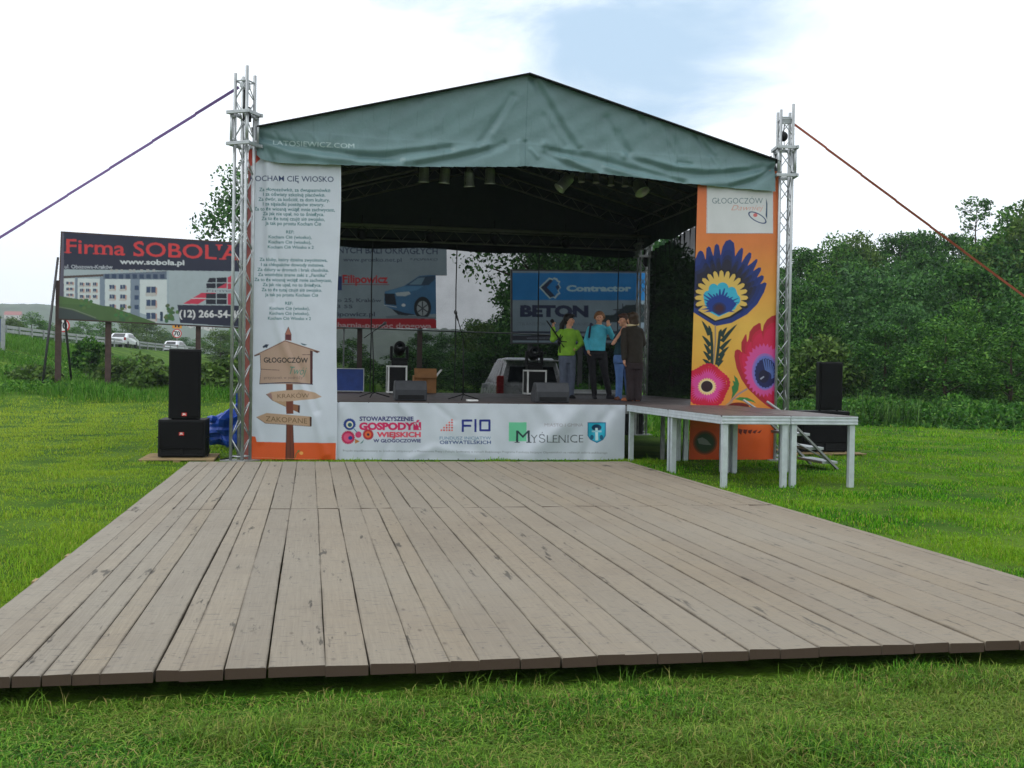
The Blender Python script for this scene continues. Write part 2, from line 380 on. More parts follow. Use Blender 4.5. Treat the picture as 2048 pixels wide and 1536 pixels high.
t.links.new(c2, p.inputs['Base Color']); p.inputs['Roughness'].default_value = .95; p.inputs['Specular IOR Level'].default_value = .1
bump(t, p, noise(t, 26, 6), .8, .05); M['ground'] = m
tag(link_mesh('ground', np_mesh('ground', np.stack([GX, GY, hgt(GX, GY)], -1).reshape(-1, 3), gq), M['ground'], smooth=True), kind='structure')
# road along the embankment
ry = np.arange(50, 330, 4.0); rv, rq = [], []
for y in ry:
    xr = float(xrail(y))
    for k in (-10.5, -.55): rv.append((xr+k, y, float(hgt(xr+max(k, -9), y))+.03))
for i in range(len(ry)-1): rq.append((2*i, 2*i+1, 2*i+3, 2*i+2))
tag(link_mesh('road', np_mesh('road', rv, rq), M['asphalt'], smooth=True), kind='structure')
# wooded hills far away on the left
hx = np.linspace(-640, 420, 260); hy = np.linspace(0, 1, 26); hv = []
prof = lambda x: 20*np.exp(-((x+400)/200.0)**2)+46+3*np.sin(x/57.0)+2*np.sin(x/23.0+1)
hillz = lambda x, y: prof(x)*math.sin(math.pi*min((y-900)/420*.62, 1))-1.5
jag = rng.uniform(0, 3.2, (26, 260))
for j, tt in enumerate(hy):
    for i, x in enumerate(hx):
        yb = 900+tt*420; z = prof(x)*math.sin(math.pi*min(tt*.62, 1))+jag[j, i]*(tt > 0); hv.append((x, yb, z-2))
hi_ = np.arange(26*260).reshape(26, 260)
M['hillwood'] = mat('far_woodland', (58, 78, 48), .95, 0, .4, .03, .6, .2)
tag(link_mesh('hills', np_mesh('hills', hv, np.stack([hi_[:-1, :-1], hi_[:-1, 1:], hi_[1:, 1:], hi_[1:, :-1]], -1).reshape(-1, 4)), M['hillwood']), kind='structure')

# ------------------------------------------------------------------ wooden dance floor
m, t, p, o = newmat('weathered_planks')
isl = island(t)
base = ramp(t, isl, [(0, (140, 135, 125)), (.3, (148, 142, 130)), (.6, (152, 144, 130)), (.85, (149, 140, 124)), (1, (138, 131, 120))])
xy = N(t, 'ShaderNodeTexCoord'); sx = N(t, 'ShaderNodeSeparateXYZ'); t.links.new(xy.outputs['Object'], sx.inputs[0])
warm = mrange(t, sx.outputs[0], -1.5, 2.5, 0, .85); base = mixc(t, warm, base, mixc(t, .6, base, lin((122, 107, 86))))
grain = noise(t, 1.0, 6, .65, (70, 2.2, 30)); base = mixc(t, mrange(t, grain, .35, .72, 0, .34), base, lin((96, 86, 76)))
saw = noise(t, 1.0, 3, .6, (5, 42, 5), dist=.3); base = mixc(t, mrange(t, saw, .5, .7, 0, .35), base, lin((120, 114, 108)))
blot = noise(t, 1.3, 5, .6); base = mixc(t, mrange(t, blot, .5, .75, 0, .55), base, lin((116, 106, 94)))
vo = N(t, 'ShaderNodeTexVoronoi', inp={'Scale': 1.0, 'Randomness': 1.0}); mpv = N(t, 'ShaderNodeMapping', inp={'Scale': (7, 3.2, 7)}); t.links.new(xy.outputs['Object'], mpv.inputs[0]); t.links.new(mpv.outputs[0], vo.inputs['Vector'])
base = mixc(t, mrange(t, vo.outputs['Distance'], .03, .11, .75, 0), base, lin((84, 74, 66)))
mark = noise(t, 1.0, 3, .6, (13, 48, 13)); base = mixc(t, mrange(t, mark, .60, .67, 0, .55), base, lin((82, 78, 76)))
gouge = noise(t, 1.0, 4, .65, (11, 1.6, 11)); base = mixc(t, mrange(t, gouge, .635, .69, 0, .8), base, lin((50, 46, 42)))
big = noise(t, .42, 3, .5, out=0); base = mixc(t, mrange(t, big, .4, .7, 0, .3), base, lin((142, 138, 128)))
wa = N(t, 'ShaderNodeAttribute', attribute_name='wear'); ws = N(t, 'ShaderNodeSeparateColor'); t.links.new(wa.outputs['Color'], ws.inputs[0])
wn = N(t, 'ShaderNodeMath', operation='MULTIPLY'); t.links.new(ws.outputs[0], wn.inputs[0]); t.links.new(mrange(t, noise(t, 1.0, 5, .6, (2, 5, 2)), .40, .70, .0, .6), wn.inputs[1]); base = mixc(t, wn.outputs[0], base, lin((84, 76, 66)))
base = mixc(t, ws.outputs[1], base, lin((76, 62, 52)))
t.links.new(base, p.inputs['Base Color']); p.inputs['Roughness'].default_value = .78; p.inputs['Specular IOR Level'].default_value = .25
bump(t, p, grain, .35, .006); M['planks'] = m
deck = thing('wooden_dance_floor', 'low wooden plank dance floor of weathered grey boards laid in front of the stage', 'dance floor', (DXL, DY0, 0))
GPX = [(-172, 3), (-98, 2), (-40, 4), (22, 3), (82, 4), (142, 5), (200, 5), (310, 12), (360, 3), (447, 6), (534, 6), (652, 6), (740, 10), (832, 5), (900, 4), (959, 3), (1041, 5), (1123, 9), (1195, 4), (1250, 4), (1317, 5), (1405, 4), (1500, 8), (1560, 4), (1640, 5), (1700, 4), (1765, 5), (1830, 8), (1900, 4), (1970, 5), (2040, 6), (2110, 4), (2180, 5), (2250, 7), (2330, 4), (2400, 5), (2480, 4), (2560, 6), (2640, 4), (2720, 5), (2800, 4), (2880, 5), (2960, 5)]
GAPX, GAPW = [], {}
for px_, g_ in GPX:
    q = float(at(px_, 1348-.035*px_, Y=DY0)[0])
    if DXL+.05 < q < DXR-.05: GAPW[len(GAPX)] = g_*.00082; GAPX.append(q)
def plank_panel(y0, y1, seams, wide):
    caps_at = []; b = MB(); edges = [DXL]+[q+random.uniform(-.008, .008)*(y0 > DY0) for q in GAPX if DXL+.05 < q < DXR-.05]+[DXR]
    for i in range(len(edges)-1):
        x, w = edges[i], edges[i+1]-edges[i]; gl, gr_ = (GAPW.get(i-1, .004), GAPW.get(i, .004)) if True else (0, 0)
        zo = random.uniform(-.003, .003); tilt = random.uniform(-.002, .002); n = max(6, int((y1-y0)/.45))
        ya, yb = y0+random.uniform(-.004, .005), y1-random.uniform(.001, .005)
        vs = []; wl, wr = random.uniform(-.003, .003), random.uniform(-.003, .003)
        for k in range(n+1):
            y = ya+(yb-ya)*k/n; wl = .7*wl+random.uniform(-.003, .003); wr = .7*wr+random.uniform(-.003, .003)
            xl, xr = x+gl/2+wl, x+w-gr_/2+wr; z = DZ+zo+random.uniform(-.0012, .0012)
            vs += [(xl, y, z-.048), (xl, y, z-tilt-.004), (xl+.004, y, z-tilt), (xl+.015, y, z-tilt), (xr-.015, y, z+tilt), (xr-.004, y, z+tilt), (xr, y, z+tilt-.004), (xr, y, z-.048)]
        fs = [tuple(range(7, -1, -1)), tuple(n*8+k for k in range(8))]
        for k in range(n):
            for q in range(8): fs.append((k*8+q, k*8+(q+1) % 8, (k+1)*8+(q+1) % 8, (k+1)*8+q))
        b.add(vs, fs[2:]); e0, e1 = vs[:8], vs[-8:]; b.add(e0, [tuple(range(7, -1, -1))]); b.add(e1, [tuple(range(8))]); caps_at.append((len(b.v)-16, len(b.v)))
    nvp = len(b.v); npl = len(b.f)
    for yy in [q for q in (5.0, 6.1, 7.2, 8.12, 9.2, 10.02, 10.36, 11.6, 13.0, 14.4, 15.1) if y0+.1 < q < y1-.05]:
        for i in range(len(edges)-1):
            for f_ in (.2, .78):
                cx_, cy_ = edges[i]+(edges[i+1]-edges[i])*f_+random.uniform(-.012, .012), yy+random.uniform(-.02, .02); r_ = .0052
                b.add([(cx_+r_*math.cos(q*1.0472), cy_+r_*math.sin(q*1.0472), DZ+.0052) for q in range(6)], [tuple(range(6))], 1)
    o = b.build('plank_panel', [M['planks'], M['steel']], deck); at_ = o.data.color_attributes.new('wear', 'FLOAT_COLOR', 'POINT'); wv = np.zeros((nvp//8, 8, 4), np.float32); wv[:, :, 3] = 1; wv[:, (0, 1, 2, 5, 6, 7), 0] = 1; wv[:, (0, 7), 1] = 1; wv = wv.reshape(-1, 4)
    for q0, q1 in caps_at: wv[q0:q1, :2] = 1
    wv = np.concatenate([wv, np.zeros((len(b.v)-nvp, 4), np.float32)]); at_.data.foreach_set('color', wv.ravel()); return o
plank_panel(DY0, DYS, 0, (-.62, .33, 1.02)); plank_panel(DYS+.011, DY1, 0, (-.62, .33, .0))
for y in (5.3, 7.2, 8.12, 10.17, 11.6, 13.0, DY1-.25):
    ex = random.choice((.0, .03, .05)) if y not in (7.2, 8.12) else .075
    MB().box(DXL-ex, DXR+random.choice((0, .05)), y-.05, y+.05, .0, DZ-.053).build('bearer', M['pallet'], deck)

# ------------------------------------------------------------------ stage
stage = thing('stage_platform', 'raised dark plywood stage floor under the green roof with white banner along its front', 'stage', (XPK, Y0, 0))
b = MB(); 
for i in range(9):
    for j in range(4):
        x0, x1 = TXL+.12+i*.985, TXL+.12+(i+1)*.985-.004; y0_, y1_ = Y0+.02+j*1.79, Y0+.02+(j+1)*1.79-.004
        b.box(x0, x1, y0_, y1_, ZS-.028, ZS+random.uniform(-.002, .002))
b.build('floor', M['floorbrown'], stage)
b = MB(); b.box(TXL+.12, TXR-.12, Y0+.012, Y0+.06, ZS-.16, ZS-.03); b.box(TXR-.15, TXR-.11, Y0+.06, YB-.2, ZS-.16, ZS-.03); b.box(TXL+.12, TXL+.16, Y0+.06, YB-.2, ZS-.16, ZS-.03)
b.build('edge_frame', M['alu_dull'], stage)
for i in range(6):
    for j in range(3):
        x = TXL+.4+i*1.65; y = Y0+.15+j*3.4
        MB().box(x-.03, x+.03, y-.03, y+.03, 0, ZS-.165).build('leg', M['alu_dull'], stage)
b = MB(); n = 60
for i in range(n): 
    xa, xb = TXL+.2+(TXR-.4-TXL)*i/n, TXL+.2+(TXR-.4-TXL)*(i+1)/n
    b.add([(xa, YB-.25+.03*math.sin(i*1.3), .0), (xb, YB-.25+.03*math.sin((i+1)*1.3), .0), (xb, YB-.25+.03*math.sin((i+1)*1.3), ZS-.1), (xa, YB-.25+.03*math.sin(i*1.3), ZS-.1)], [(0, 1, 2, 3)])
b.build('skirt', M['skirt'], stage, True)

# stage front banner -------------------------------------------------
M['pvc'] = artmat('printed_banner', .42, .35, .1)
def px3(px, py, Y=Y0): return at(px, py, Y=Y)
X = np.array([1., 0, 0]); DN = np.array([0, 0, -1.]); 
fx0, fx1 = float(px3(671, 803)[0]), float(px3(1250, 812)[0])
cv = Canvas((fx0, Y0-.012, ZS-.012), X, DN, fx1-fx0, ZS-.02, 150, (204, 210, 220), conv=crop(660, 790, .29297))
# flower emblem
for cx_, cy_, r_, c_ in ((135, 203, 38, (34, 60, 140)), (135, 203, 24, (230, 226, 200)), (137, 205, 15, (24, 90, 120)), (125, 292, 42, (200, 44, 96)), (125, 292, 30, (226, 90, 130)), (140, 295, 14, (40, 70, 150)), (262, 272, 34, (190, 46, 56)), (262, 272, 22, (226, 110, 60)), (262, 272, 9, (60, 40, 60)), (195, 272, 22, (206, 60, 110))):
    cv.ell(cx_, cy_, r_, r_, c_)
for k in range(22):
    a = k*2*math.pi/22
    if math.sin(a) < .5: cv.ell(135+38*math.cos(a), 203+38*math.sin(a), 5, 5, (34, 60, 140))
    cv.ell(125+42*math.cos(a), 292+42*math.sin(a), 5, 5, (190, 40, 80)); cv.ell(262+34*math.cos(a), 272+34*math.sin(a), 4, 4, (170, 40, 50))
cv.line([(165, 232), (185, 256)], 6, (40, 130, 160)); cv.poly([(172, 300), (205, 318), (172, 334)], (190, 120, 60)); cv.poly([(205, 335), (235, 305), (222, 330)], (30, 110, 110))
cv.text('STOWARZYSZENIE', 203, 572, 148, 178, (34, 36, 110), .035); cv.text('GOSPODYŃ', 200, 624, 190, 238, (208, 36, 96), .06)
cv.text('WIEJSKICH', 320, 622, 254, 288, (224, 72, 96), .05); cv.text('W GŁOGOCZOWIE', 297, 622, 302, 325, (34, 36, 110), .035)
for r_ in range(5):
    for q in range(r_+1 if r_ < 4 else 5): cv.ell(834-q*18, 172+r_*17.5, 6.5, 6.5, (198, 60, 50) if (q+r_) % 2 else (226, 110, 96))
def strokes(c, segs, wid, col):
    for q in segs: c.line(q, wid, col)
strokes(cv, [[(908, 250), (908, 176), (968, 176)], [(908, 212), (960, 212)], [(994, 170), (994, 250)], [(1028, 176), (1090, 176), (1090, 243), (1028, 243), (1028, 176)]], 15, (28, 44, 130))
cv.text('FUNDUSZ INICJATYW', 750, 1100, 284, 306, (60, 120, 160), .0); cv.text('OBYWATELSKICH', 750, 1100, 312, 336, (34, 70, 130), .02)
cv.rect(1222, 188, 1344, 318, (112, 204, 160)); cv.text('MIASTO I GMINA', 1466, 1730, 194, 217, (150, 140, 146), -.005)
def serif_text(c, s_, x0, x1, yt, yb, col, bold=0.0, slope=0.0, ser=None):
    """roman lettering: the thin font plus slab feet on straight stems"""
    c.text(s_, x0, x1, yt, yb, col, bold, 0, slope)
    v, t_ = text_tris(s_, bold); lo, hi = v[:, 0].min(), v[:, 0].max(); k = (x1-x0)/(hi-lo); ks = (yb-yt)/CAP
    for yy, sg in ((0.0, 1), (CAP, -1)):
        xs = np.sort(v[np.abs(v[:, 1]-yy) < .02+abs(bold), 0]); grp = []
        for q in xs:
            if grp and q-grp[-1][-1] < .16: grp[-1].append(q)
            else: grp.append([q])
        for g in grp:
            w_ = g[-1]-g[0]
            if .03 < w_ < .26:
                xa, xb = x0+(g[0]-lo-.07)*k, x0+(g[-1]-lo+.07)*k; y = yb-yy*ks+((xa+xb)/2-x0)*slope
                c.rect(xa, y-(.05*ks if sg > 0 else 0), xb, y+(0 if sg > 0 else .05*ks), col)
serif_text(cv, 'M', 1272, 1366, 238, 328, (40, 56, 66), .0); serif_text(cv, 'YŚLENICE', 1372, 1732, 270, 326, (48, 60, 66), -.012)
sh = [(1760, 188), (1886, 188), (1884, 280), (1866, 308), (1823, 330), (1780, 308), (1762, 280)]
cv.poly(sh, (20, 110, 150)); cv.poly([(1823+(x-1823)*.9, 255+(y-255)*.9) for x, y in sh], (40, 170, 200)); cv.ell(1823, 224, 34, 22, (20, 60, 90)); cv.rect(1814, 226, 1832, 312, (190, 220, 226)); cv.rect(1790, 244, 1856, 256, (150, 200, 214)); cv.ell(1792, 290, 12, 16, (20, 90, 120)); cv.ell(1854, 290, 12, 16, (20, 90, 120))
cv.text('Projekt współfinansowany ze środków otrzymanych z Ministerstwa Pracy i Polityki Społecznej w ramach Rządowego Programu Funduszu Inicjatyw Obywatelskich na realizację zadania publicznego', 90, 1895, 374, 388, (120, 122, 130), 0, 0, .008)
for k in range(10): cv.ell(60+205*k, 50+1.9*k*.9, 4, 4, (90, 90, 96)); cv.ell(58+205*k, 440, 4, 4, (90, 90, 96))
W_ = fx1-fx0
fr = [([(3.35, .0), (3.7, .35), (3.0, .9)], .12, .02), ([(4.1, .0), (3.6, .5), (3.2, .93)], .16, .028), ([(4.55, .1), (4.25, .5), (4.1, .93)], .1, -.022), ([(.1, .1), (.35, .6), (.3, .9)], .09, .012), ([(1.0, .02), (1.25, .3)], .07, .012), ([(1.6, .03), (1.9, .28)], .06, -.01), ([(2.4, .02), (2.2, .4), (2.6, .9)], .12, .012), ([(1.2, .9), (1.6, .72), (2.3, .85)], .07, .012), ([(.75, .95), (.9, .6)], .07, -.01)]
def dispf(u, v):
    d = .006*np.sin(u*7+v*3)+.004*np.sin(u*19-v*9)
    for pl, w, a in fr: d = d+a*np.exp(-(seg_dist(u, v, pl)/w)**2)
    return d+.012*np.abs(np.sin(u*np.pi/.6))*np.exp(-v/.12)*.4
fb = cv.mesh('stage_banner', M['pvc'], None, dispf)
tag(fb, 'long white banner with sponsor logos hung along the front edge of the stage', 'banner')

# ------------------------------------------------------------------ corner towers of lattice truss
def tower(name, label, x, y, rot, H, a=.105, z0=0.0, sleeve=(4.91, 5.39), tall=1, hoist='box', group='truss towers at the stage corners', shaded=False):
    T = thing(name, label, 'truss tower', (x, y, 0), group); al = M['alu_dull'] if shaded else M['alu']  # a shaded tower takes the darker aluminium, shade put into its colour
    cs = [(x+a*math.sqrt(2)*math.cos(rot+math.pi/4+k*math.pi/2), y+a*math.sqrt(2)*math.sin(rot+math.pi/4+k*math.pi/2)) for k in range(4)]
    for k, (cx, cy_) in enumerate(cs): MB().tube((cx, cy_, z0+.02), (cx, cy_, H+(.10 if k == tall else 0)), .025, n=12).build('chord', al, T, True)
    h = .29
    for k in range(4):
        b = MB()
        (xa, ya), (xb, yb) = cs[k], cs[(k+1) % 4]; z = z0+.08; i = 0
        while z+h < H-.05:
            fl = (i+k) % 2 == 0
            b.tube((xa if fl else xb, ya if fl else yb, z), (xb if fl else xa, yb if fl else ya, z+h), .0085, n=6); z += h; i += 1
        for z in (z0+.08, z): b.tube((xa, ya, z), (xb, yb, z), .012, n=6)
        b.build('bracing', al, T, True)
    ca, sa = math.cos(rot), math.sin(rot); ax = ((ca, sa, 0), (-sa, ca, 0), (0, 0, 1))
    MB().obox((x, y, z0+.012), ax, (.22, .22, .012)).build('base_plate', M['alu_dull'], T)
    for z in sleeve:
        b = MB(); e = .19
        for k in range(4):
            A = rot+k*math.pi/2; c = (x+(e-.02)*math.cos(A), y+(e-.02)*math.sin(A), z)
            b.obox(c, ((math.cos(A), math.sin(A), 0), (-math.sin(A), math.cos(A), 0), (0, 0, 1)), (.02, e+.02 if k % 2 == 0 else e-.041, .026))
        b.build('sleeve_plate', al, T, bevel=.004)
    if sleeve:
        for k in range(4):
            b = MB(); A = rot+math.pi/4+k*math.pi/2; rr = .2
            b.tube((x+rr*math.cos(A), y+rr*math.sin(A), sleeve[0]+.03), (x+rr*math.cos(A), y+rr*math.sin(A), sleeve[1]-.03), .024, n=10)
            for z in (sleeve[0]+.06, sleeve[1]-.06):
                b.tube((x+(rr-.035)*math.cos(A)-.03*math.sin(A), y+(rr-.035)*math.sin(A)+.03*math.cos(A), z), (x+(rr-.035)*math.cos(A)+.03*math.sin(A), y+(rr-.035)*math.sin(A)-.03*math.cos(A), z), .028, n=10)
            b.build('sleeve_post', al, T, True)
        b = MB(); z = H-.18
        b.obox((x, y, z), ax, (.10, .03, .035)); b.tube((x-.10*ca, y-.10*sa, z+.07), (x+.10*ca, y+.10*sa, z+.07), .02)
        b.build('top_bracket', al, T)
        b = MB()
        if hoist == 'box': b.obox((x+.035, y-.02, H-.62), ax, (.05, .045, .11)); b.obox((x+.01, y-.02, H-.38), ax, (.02, .03, .14)); b.tube((x+.03, y-.02, H-.5), (x+.03, y-.02, sleeve[1]), .006, n=6)
        else: b.ball((x-.055, y-.05, H-.45), (.075, .075, .085)); b.tube((x-.05, y-.04, H-.37), (x-.01, y, H-.15), .009, n=6); b.tube((x-.03, y-.02, H-.5), (x-.02, y-.02, sleeve[1]), .006, n=6)
        b.build('hoist', M['black'], T, hoist != 'box')
    return T
tower('truss_tower', 'silver lattice truss tower beside the tall banner with the song text', TXL+.01, Y0-.19, R(45+14), TH-.07, tall=2)
tower('truss_tower', 'silver lattice truss tower beside the orange banner with painted flowers', TXR+.02, Y0, R(-10), TH-.03, hoist='ball', tall=3)
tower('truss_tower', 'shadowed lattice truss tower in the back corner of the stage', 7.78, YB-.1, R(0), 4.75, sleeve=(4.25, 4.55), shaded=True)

# guy straps --------------------------------------------------------
def strap(label, p, q, w, m, name='guy_strap'):
    b = MB(); p, q = np.array(p), np.array(q); n = 14; d = (q-p)/np.linalg.norm(q-p); s_ = np.cross(d, (0, 1, 0)); s_ /= np.linalg.norm(s_); nn = np.cross(d, s_)
    pts = [p+(q-p)*k/n-np.array([0, 0, .05])*math.sin(math.pi*k/n) for k in range(n+1)]
    for k in range(n):
        tw = math.sin(k*.45)*.5; sa_ = s_*math.cos(tw)+nn*math.sin(tw); na = np.cross(d, sa_)
        b.obox((pts[k]+pts[k+1])/2, (d, sa_, na), (np.linalg.norm(pts[k+1]-pts[k])/2, w/2, .003))
    return tag(b.build(name, m), label, 'strap', 'guy straps of the stage roof')
strap('taut purplish webbing strap running from the song text tower down to the grass', (TXL-.1, Y0, TH-.22), (TXL-9.4, Y0+2.4, .0), .045, M['strapd'])
strap('taut reddish webbing strap running from the flower banner tower down towards the forest', (TXR+.12, Y0, TH-.2), (TXR+9.3, Y0-.4, .0), .04, M['strap'])

# ------------------------------------------------------------------ roof of green tarpaulin on trusses
roof = thing('stage_roof', 'green tarpaulin gable roof covering the stage', 'roof', (XPK, Y0, ZE))
m, t, p, o = newmat('green_tarpaulin')
a_ = N(t, 'ShaderNodeAttribute', attribute_name='art'); f_ = mrange(t, noise(t, 2.2, 5), .3, .7, .9, 1.08)
mm = N(t, 'ShaderNodeVectorMath', operation='SCALE'); t.links.new(a_.outputs['Color'], mm.inputs[0]); t.links.new(f_, mm.inputs['Scale'])
t.links.new(mm.outputs[0], p.inputs['Base Color']); p.inputs['Roughness'].default_value = .42; p.inputs['Specular IOR Level'].default_value = .45
bump(t, p, noise(t, 5, 5, .6), .25, .05); M['tarp_print'] = m
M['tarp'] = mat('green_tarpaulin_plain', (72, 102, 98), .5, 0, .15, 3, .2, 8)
M['tarp_in'] = mat('roof_shade_tarpaulin', (14, 30, 26), .6, 0, .2, 3)  # same green tarpaulin, with the deep shade under the roof put into its colour
YF = Y0-.05
pk = at(1057, 150, Y=YF); el = at(514, 256, Y=YF); er = at(1549, 322, Y=YF)
bx0, bx1, bz0, bz1 = el[0], er[0], 4.5, pk[2]
cv = Canvas((bx0, YF, bz1), X, DN, bx1-bx0, bz1-bz0, 110, (98, 126, 128), SS=2)
cv.text('LATOSIEWICZ.COM', 547, 709, 281, 291, (178, 196, 196), -.004, 0, .045)
cv.line([(1057, 152), (1050, 334)], 1.6, (74, 104, 106), .7); cv.line([(784, 214), (770, 332)], 1.2, (80, 112, 112), .6); cv.line([(1330, 246), (1345, 362)], 1.2, (80, 112, 112), .6)
for k in range(70):
    x_ = rng.uniform(540, 1530); y_ = rng.uniform(200, 330); cv.line([(x_, y_), (x_+rng.uniform(-4, 4), y_+rng.uniform(15, 60))], rng.uniform(1, 4), (66, 94, 92) if k % 3 else (112, 142, 140), rng.uniform(.08, .25))
cv.speckle(.012)
def pxuv(pts): return [tuple(q) for q in cv.uv(np.array(pts, float))]
z1 = lambda L: [(440+x*.15625, 130+y*.15625) for x, y in L]
z2 = lambda L: [(760+x*.2148, 130+y*.2148) for x, y in L]
z3 = lambda L: [(1180+x*.2246, 180+y*.2246) for x, y in L]
seam = pxuv([(514, 258), (580, 263), (659, 269), (760, 278), (889, 285), (985, 289), (1060, 289), (1116, 295), (1200, 304), (1315, 310), (1405, 315), (1506, 319), (1549, 323)])
bot = pxuv([(514, 312), (522, 320), (560, 328), (690, 332), (900, 335), (1035, 335), (1050, 333), (1170, 345), (1400, 372), (1549, 384)])
folds = []
def fold(px, w, amp): folds.append((pxuv(px), w*1.15, amp*.7))
# gable creases
fold(z2([(1230, 290), (1130, 450), (1030, 600), (915, 745)]), .06, -.045); fold(z2([(1250, 330), (1165, 470), (1060, 640)]), .05, .02)
fold(z2([(1440, 130), (1530, 290), (1620, 440), (1740, 640), (1840, 780)]), .07, -.06); fold(z2([(1490, 140), (1600, 330), (1720, 540), (1850, 740)]), .06, .035)
fold(z2([(1540, 480), (1620, 620), (1720, 750)]), .06, -.03); fold(z2([(420, 330), (350, 620)]), .07, .012); fold(z2([(220, 400), (120, 600)]), .07, -.012); fold(z2([(680, 260), (560, 560)]), .09, .012)
fold(z3([(150, 250), (240, 440), (345, 560)]), .06, -.035); fold(z3([(260, 380), (350, 560)]), .05, -.02); fold(z3([(480, 250), (620, 430), (790, 630)]), .06, -.035); fold(z3([(540, 320), (700, 540)]), .05, .025)
fold(z3([(690, 330), (800, 570)]), .05, -.022); fold(z3([(960, 410), (1060, 560), (1140, 690)]), .05, -.035); fold(z3([(1010, 420), (1110, 560)]), .04, .02); fold(z3([(1250, 600), (1180, 690)]), .05, -.02)
fold(z1([(1700, 600), (1500, 850)]), .08, .012); fold(z1([(1500, 700), (1400, 880)]), .06, -.01)
# valance swags
fold(z3([(-350, 540), (0, 600), (300, 690), (640, 775), (820, 830)]), .055, -.06); fold(z3([(-200, 600), (100, 680), (420, 775), (700, 850)]), .05, .045)
fold(z3([(350, 600), (520, 660), (700, 725), (1000, 765), (1300, 735), (1600, 690)]), .055, -.06); fold(z3([(300, 590), (520, 625), (760, 690), (1050, 715), (1400, 690)]), .05, .045)
fold(z3([(1240, 870), (1450, 820), (1630, 700)]), .05, -.05); fold(z3([(900, 850), (1250, 830), (1500, 750), (1630, 650)]), .05, .045); fold(z3([(780, 650), (900, 665)]), .03, -.03); fold(z3([(1080, 600), (1140, 690)]), .03, .03)
fold(z2([(-200, 870), (0, 860), (300, 815), (650, 775)]), .05, -.05); fold(z2([(-300, 800), (100, 795), (500, 750)]), .05, .03); fold(z2([(350, 940), (700, 880), (1000, 805), (1160, 740)]), .055, -.055); fold(z2([(0, 920), (350, 890), (700, 820), (1000, 750)]), .05, .05)
fold(z2([(1290, 720), (1290, 950)]), .035, .035); fold(z2([(1350, 720), (1370, 960)]), .03, -.035); fold(z2([(1400, 790), (1460, 860)]), .03, .025); fold(z2([(1560, 770), (1700, 835), (1950, 905), (2048, 940)]), .05, -.06); fold(z2([(1530, 740), (1700, 850), (1900, 960), (2048, 1020)]), .05, .045); fold(z2([(1540, 830), (1750, 950), (2000, 1020)]), .045, -.045)
fold(z1([(530, 930), (900, 1035), (1300, 1105), (1900, 1185), (2300, 1230)]), .055, -.06); fold(z1([(560, 1000), (900, 1130), (1400, 1200), (2000, 1250)]), .055, .05); fold(z1([(660, 1230), (540, 1060), (500, 900)]), .05, -.05); fold(z1([(620, 1200), (520, 980)]), .03, .03)
fold(z1([(700, 860), (760, 960)]), .03, -.02); fold(z1([(900, 870), (960, 960)]), .03, -.015); fold(z1([(1180, 900), (1240, 980)]), .03, .015)
sx_, sz_ = np.array(seam).T; bxx, bzz = np.array(bot).T
def dispR(u, v):
    d = .01*np.sin(u*2.1)+.004*np.sin(u*11+v*17)
    for pl, w, a in folds: d = d+a*np.exp(-(seg_dist(u, v, pl)/w)**2)
    sv = np.interp(u, sx_, sz_); below = v-sv
    d = d+np.where(below > 0, .02+.10*np.clip(below, 0, .6), .02*np.exp(below/.05))
    return d
uP = float(pk[0]-bx0); vL = float(bz1-el[2]); vR = float(bz1-er[2]); wR = bx1-bx0
def keepR(u, v):
    top = np.where(u < uP, vL*(1-u/uP), vR*(u-uP)/(wR-uP))
    return (v >= top) & (v <= np.interp(u, bxx, bzz))
cv.mesh('gable_panel', M['tarp_print'], roof, dispR, keepR)
MB().path([el+[0, -.11, 0], pk+[0, -.11, 0], er+[0, -.11, 0]], .013, 6).build('edge_rope', M['rope'], roof)
# roof slopes, back gable, side and back valances
def sheet(name, fn, nu, nv, mt, parent=roof):
    vs = [fn(i/nu, j/nv) for j in range(nv+1) for i in range(nu+1)]; fs = [(j*(nu+1)+i, j*(nu+1)+i+1, (j+1)*(nu+1)+i+1, (j+1)*(nu+1)+i) for j in range(nv) for i in range(nu)]
    b = MB().add(vs, fs); return b.build(name, mt, parent, True)
YR = YB+.35
for ex, ez in ((el[0], el[2]), (er[0], er[2])):
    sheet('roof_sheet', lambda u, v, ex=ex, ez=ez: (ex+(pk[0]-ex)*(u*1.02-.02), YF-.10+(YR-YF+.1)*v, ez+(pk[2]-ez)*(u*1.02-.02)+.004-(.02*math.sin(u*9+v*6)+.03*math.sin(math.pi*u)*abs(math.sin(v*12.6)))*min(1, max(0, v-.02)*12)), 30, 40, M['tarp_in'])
for ex, sg in ((el[0], 1), (er[0], -1)):
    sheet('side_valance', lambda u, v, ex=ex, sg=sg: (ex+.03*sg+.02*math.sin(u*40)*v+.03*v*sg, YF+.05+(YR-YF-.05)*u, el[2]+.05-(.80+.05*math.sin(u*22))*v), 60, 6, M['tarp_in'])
ZBK = 4.28
sheet('back_gable', lambda u, v: (el[0]+(er[0]-el[0])*u, YR-.02+.02*math.sin(u*30), ZBK+.03*math.sin(u*19)+((el[2]+(pk[2]-el[2])*(1-abs(2*u-1)))-ZBK+.10)*v), 60, 8, M['tarp_in'])
